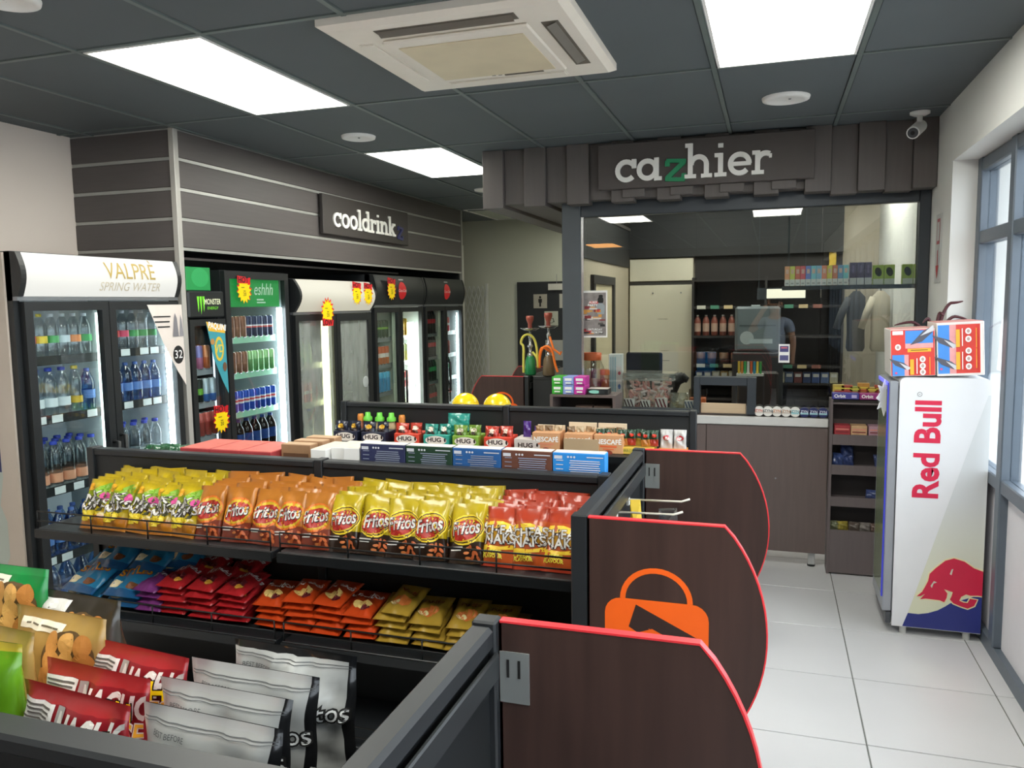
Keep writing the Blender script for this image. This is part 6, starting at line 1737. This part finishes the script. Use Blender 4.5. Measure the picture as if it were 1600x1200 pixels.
# ================================================================ FAR END: GATE, TOILET SIGNS, HOOKAHS
gt = T('trellis_gate', 'folded grey expanding security gate against the far wall', 'gate', (-3.74, 9.85, 0))
M_GT = m('c6cac5', .5)
for x in (-3.93, -3.56):
    MB().box(x - .015, 9.86, .0, x + .015, 9.89, 2.06, M_GT).obj('channel', gt)
nrow, ncol = 10, 6
wc = .37 / ncol
for r_ in range(nrow):
    for c in range(ncol):
        x0 = -3.93 + wc * c
        z0 = .03 + r_ * .2
        for s_ in (0, 1):
            xa, xb_ = (x0, x0 + wc) if s_ == 0 else (x0 + wc, x0)
            b = MB()
            y = 9.868 + .006 * s_
            d = V((xb_ - xa, 0, .2)); q = V((d.z, 0, -d.x)).normalized() * .007
            p0, p1 = V((xa, y, z0)), V((xb_, y, z0 + .2))
            b.add([p0 - q, p0 + q, p1 + q, p1 - q, p0 - q + V((0, .004, 0)), p0 + q + V((0, .004, 0)), p1 + q + V((0, .004, 0)), p1 - q + V((0, .004, 0))], [(0, 1, 2, 3), (7, 6, 5, 4), (0, 4, 5, 1), (1, 5, 6, 2), (2, 6, 7, 3), (3, 7, 4, 0)], M_GT).obj('lattice_bar', gt)
bb = T('toilet_sign_board', 'black board on the far wall carrying small toilet signs', 'sign', (-2.7, 9.93, .7))
MB().box(-3.16, 9.915, .72, -1.9, 9.945, 2.07, m('25292c', .5)).obj('board', bb)
def pict(label, x, z, kind, c):
    t = T('toilet_sign', label, 'sign', (x, 9.91, z), group='toilet pictogram signs')
    MB().box(x - .09, 9.903, z - .09, x + .09, 9.913, z + .09, m(c, .5)).obj('plate', t)
    f = frame((x, 9.903, z), UX, Z3)
    if kind == 'm': sp = [('e', 0, .05, .015, .017, INK), ('p', [(-.025, .03), (.025, .03), (.022, -.02), (.012, -.02), (.012, -.07), (-.012, -.07), (-.012, -.02), (-.022, -.02)], INK)]
    elif kind == 'w': sp = [('e', 0, .05, .015, .017, INK), ('p', [(-.015, .03), (.015, .03), (.035, -.04), (.012, -.04), (.012, -.07), (-.012, -.07), (-.012, -.04), (-.035, -.04)], INK)]
    else: sp = [('e', -.01, .055, .013, .014, INK), ('p', [(-.018, .04), (-.002, .04), (.0, .0), (.03, .0), (.045, -.05), (.03, -.05), (.02, -.015), (-.018, -.015)], INK), ('e', .0, -.03, .035, .035, m('6a6f66', .5)), ('e', .0, -.03, .026, .026, m(c, .5))]
    MB().decals(sp, f).obj('print', t)
pict('toilet sign with a standing man pictogram', -2.845, 1.82, 'm', 'a8a498')
pict('toilet sign with a woman pictogram beside the post', -2.50, 1.82, 'w', 'b8b6ae')
pict('toilet sign with a wheelchair pictogram', -2.70, 1.60, 'h', 'b4b8aa')
hs = T('hanging_notice', 'small white hanging notice over the toilet signs', 'notice', (-2.6, 9.88, 1.95))
MB().box(-2.73, 9.875, 1.96, -2.5, 9.885, 2.04, m('c9c9c2', .5)).obj('plate', hs)
MB().box(-2.62, 9.878, 2.04, -2.615, 9.883, 2.16, GREYM).obj('cord', hs)
wn = tag(MB().box(-2.78, 9.90, 1.06, -2.42, 9.912, 1.32, m('a8aaa6', .5)).obj('wall_notice', loc=(-2.6, 9.906, 1.06)), 'pale rectangular notice on the black board behind the hookahs', 'notice')
# table behind carrying the hookahs
hk = T('hookah_shelf', 'dark low shelf top carrying the two hookahs', 'shelf', (-1.78, 6.6, 0))
MB().cbox(-1.86, 6.24, 1.17, -1.46, 7.16, 1.20, m('262829', .5), .003).obj('top', hk)
MB().box(-1.86, 6.24, 0, -1.84, 7.16, 1.17, m('262829', .5)).box(-1.84, 6.24, 0, -1.47, 6.26, 1.17, m('262829', .5)).obj('panel', hk)
CHR = m('b9bcc0', .15, .95); CLAY = m('8a3f30', .5, var=.2)
def hookah(x, y, z, glassm, hosem, label, s=1.0, flip=1):
    t = T('hookah', label, 'hookah', (x, y, z), group='hookahs')
    o = (x, y, z)
    MB().lathe([(.001, 0), (.045 * s, 0), (.05 * s, .015), (.042 * s, .12 * s), (.03 * s, .15 * s), (.022 * s, .16 * s)], glassm, 16, o).weld().obj('glass_base', t)
    MB().lathe([(.024 * s, .155 * s), (.026 * s, .175 * s), (.012 * s, .19 * s), (.012 * s, .22 * s), (.024 * s, .24 * s), (.012 * s, .26 * s), (.010 * s, .30 * s), (.018 * s, .32 * s), (.009 * s, .335 * s), (.009 * s, .37 * s), (.001, .375 * s)], CHR, 14, o).weld().obj('stem', t)
    MB().lathe([(.001, .362 * s), (.05 * s, .368 * s), (.078 * s, .385 * s), (.08 * s, .388 * s), (.05 * s, .374 * s), (.001, .37 * s)], CHR, 22, o).weld().obj('ash_tray', t)
    MB().lathe([(.001, .372 * s), (.018 * s, .376 * s), (.016 * s, .42 * s), (.032 * s, .46 * s), (.032 * s, .485 * s), (.024 * s, .488 * s), (.02 * s, .475 * s), (.001, .47 * s)], CLAY, 14, o).weld().obj('bowl', t)
    P = []
    if flip > 0:
        P = [(x + .02, y, z + .19), (x + .07, y - .02, z + .14), (x + .075, y - .03, z + .03), (x + .07, y - .03, z + .2), (x + .05, y - .03, z + .30), (x - .0, y - .04, z + .345), (x - .055, y - .03, z + .32), (x - .075, y - .03, z + .26), (x - .045, y - .03, z + .245), (x - .05, y - .03, z + .12), (x - .05, y - .03, z + .02)]
    else:
        P = [(x + .02, y, z + .19), (x - .04, y - .03, z + .24), (x - .065, y - .03, z + .2), (x - .07, y - .03, z + .02), (x - .065, y - .03, z + .19), (x - .02, y - .03, z + .25), (x + .04, y - .03, z + .22), (x + .06, y - .03, z + .1), (x + .085, y - .03, z + .03), (x + .03, y - .03, z + .32), (x + .09, y - .03, z + .18)]
        P = P[:9]
    # smooth the hose
    Q = [V(p) for p in P]
    for _ in range(2):
        N = [Q[0]]
        for a, b_ in zip(Q, Q[1:]):
            N += [a * .75 + b_ * .25, a * .25 + b_ * .75]
        N.append(Q[-1]); Q = N
    MB().tube(Q, .010, hosem, 8).obj('hose', t)
    if flip < 0:
        MB().tube([(x + .02, y - .03, z + .32), (x + .05, y - .03, z + .22), (x + .11, y - .03, z + .175), (x + .115, y - .03, z + .2)], .009, hosem, 8).obj('hose_end', t)
hookah(-1.90 + .0, 6.30, 1.206, m('1f7a48', .2), m('d8cf5a', .45), 'chrome hookah with pale yellow hose and green glass base', 1.0, 1)
hookah(-1.735, 6.27, 1.206, m('6a5a44', .25), m('f07a24', .45), 'chrome hookah with orange hose beside the grey post', 1.05, -1)
hk.location = hk.location
# fire sign on the right wall
fs_ = T('fire_sign', 'narrow white sign with red arrow on the right wall', 'sign', (XR, 5.33, 1.88))
MB().box(XR - .006, 5.26, 1.885, XR - .001, 5.42, 2.29, m('b9bbbb', .5)).obj('plate', fs_)
MB().decals([('r', 0, .1, .09, .15, m('a04a52', .5)), ('r', 0, .1, .06, .11, m('b9bbbb', .5)), ('r', 0, -.06, .02, .1, m('b0303a', .5)), ('p', [(-.045, -.1), (0, -.18), (.045, -.1)], m('b0303a', .5))], frame((XR - .006, 5.34, 2.088), (0, -1, 0), Z3)).obj('print', fs_)
# ================================================================ THE PHOTOGRAPHER (seen mirrored in the booth glass)
def skin_mesh(name, pts, edges, radii, mat, parent=None, root=0, lv=2):
    me = bpy.data.meshes.new(name)
    me.from_pydata(pts, edges, [])
    me.materials.append(mat)
    o = bpy.data.objects.new(name, me)
    COL.objects.link(o)
    md = o.modifiers.new('skin', 'SKIN')
    md.use_smooth_shade = True
    if not me.skin_vertices: return o
    for i, r in enumerate(radii):
        d = me.skin_vertices[0].data[i]
        d.radius = (r, r) if not isinstance(r, tuple) else r
        d.use_root = i == root
    s_ = o.modifiers.new('sub', 'SUBSURF')
    s_.levels = lv; s_.render_levels = lv
    if parent: o.parent = parent
    return o
PX, PY = .03, -.30
SKIN = m('b98a6c', .55, var=.05)
P = [(0, 0, .98), (0, 0, 1.15), (0, 0, 1.35), (0, 0, 1.50), (0, .01, 1.58), (0, .02, 1.66), (0, .02, 1.76), (0, .015, 1.83),          # 0-7 pelvis..crown
     (-.10, 0, .92), (-.11, .02, .50), (-.11, -.02, .09), (-.11, .12, .05),                                                               # 8-11 leg
     (.10, 0, .92), (.11, .02, .50), (.11, -.02, .09), (.11, .12, .05),                                                                   # 12-15
     (-.19, 0, 1.47), (-.32, .08, 1.36), (-.15, .20, 1.66), (-.10, .215, 1.72),                                                          # 16-19 raised arm
     (.19, 0, 1.47), (.25, .02, 1.20), (.24, .10, .98), (.24, .12, .90)]                                                                  # 20-23 hanging arm
E_ = [(0, 1), (1, 2), (2, 3), (3, 4), (4, 5), (5, 6), (6, 7), (0, 8), (8, 9), (9, 10), (10, 11), (0, 12), (12, 13), (13, 14), (14, 15), (3, 16), (16, 17), (17, 18), (18, 19), (3, 20), (20, 21), (21, 22), (22, 23)]
Rr = [.14, .13, .145, .09, .055, .07, .088, .06, .085, .055, .042, .038, .085, .055, .042, .038, .06, .046, .034, .036, .06, .046, .034, .036]
pe = skin_mesh('person', P, E_, Rr, SKIN)
pe.location = (PX, PY, 0)
tag(pe, 'person in a pale grey-blue shirt taking the picture, mirrored in the glass', 'person')
SH = m('9aa4b4', .8, var=.08); TR = m('2c3038', .8, var=.1); HR = m('2a2624', .7)
skin_mesh('shirt', [P[i] for i in (0, 1, 2, 3)] + [P[16], (-.26, .045, 1.41), P[20], (.225, .01, 1.33)], [(0, 1), (1, 2), (2, 3), (3, 4), (4, 5), (3, 6), (6, 7)], [.165, .155, .168, .105, .075, .066, .075, .066], SH, pe)
skin_mesh('trousers', [P[0], P[8], P[9], (-.11, -.02, .12), P[12], P[13], (.11, -.02, .12)], [(0, 1), (1, 2), (2, 3), (0, 4), (4, 5), (5, 6)], [.158, .102, .075, .065, .102, .075, .065], TR, pe)
hr = MB()
rows = []
for j in range(7):
    a = PI / 2 * j / 6
    rows.append((.094 * math.cos(a), 1.775 + .085 * math.sin(a)))
hr.lathe([(r if r > .002 else .001, z) for r, z in rows], HR, 16, (0, .005, 0)).weld()
h_ = hr.obj('hair', pe, local=True)
fc = MB()
for sx in (-1, 1):
    fc.lathe([(.001, -.008), (.010, 0), (.001, .008)], m('1c1a18', .3), 8, (sx * .032, .098, 1.735))
fc.obj('eyes', pe, local=True)
MB().lathe([(.014, 0), (.010, .02), (.005, .04), (.001, .045)], SKIN, 8, (0, .105, 1.69)).obj('nose', pe, local=True)
MB().box(-.022, .092, 1.66, .022, .1, 1.668, m('8a4a40', .5)).obj('mouth', pe, local=True)
for sx in (-1, 1):
    MB().lathe([(.001, -.03), (.016, -.01), (.018, .015), (.001, .03)], SKIN, 8, (sx * .09, .02, 1.735)).obj('ear', pe, local=True)
fg = MB()
for k in range(4):
    fg.tube([(-.10 + .012 * (k % 2), .215, 1.735 + .02 * k), (-.085, .245, 1.74 + .02 * k), (-.06, .25, 1.742 + .02 * k)], [.011, .010, .008], SKIN, 7)
fg.tube([(-.10, .205, 1.73), (-.075, .205, 1.745), (-.055, .21, 1.77)], [.012, .011, .009], SKIN, 7)
fg.obj('fingers', pe, local=True)
ph = T('phone', 'dark phone held up by the mirrored person', 'phone', (-.005, -.075, 1.74))
MB().cbox(-.085, -.078, 1.745, .075, -.070, 1.822, INK, .004).obj('body', ph)
MB().cyl((.0, -.070, 1.80), (.0, -.068, 1.80), .009, m('3a3d45', .2), 12).obj('lens', ph)
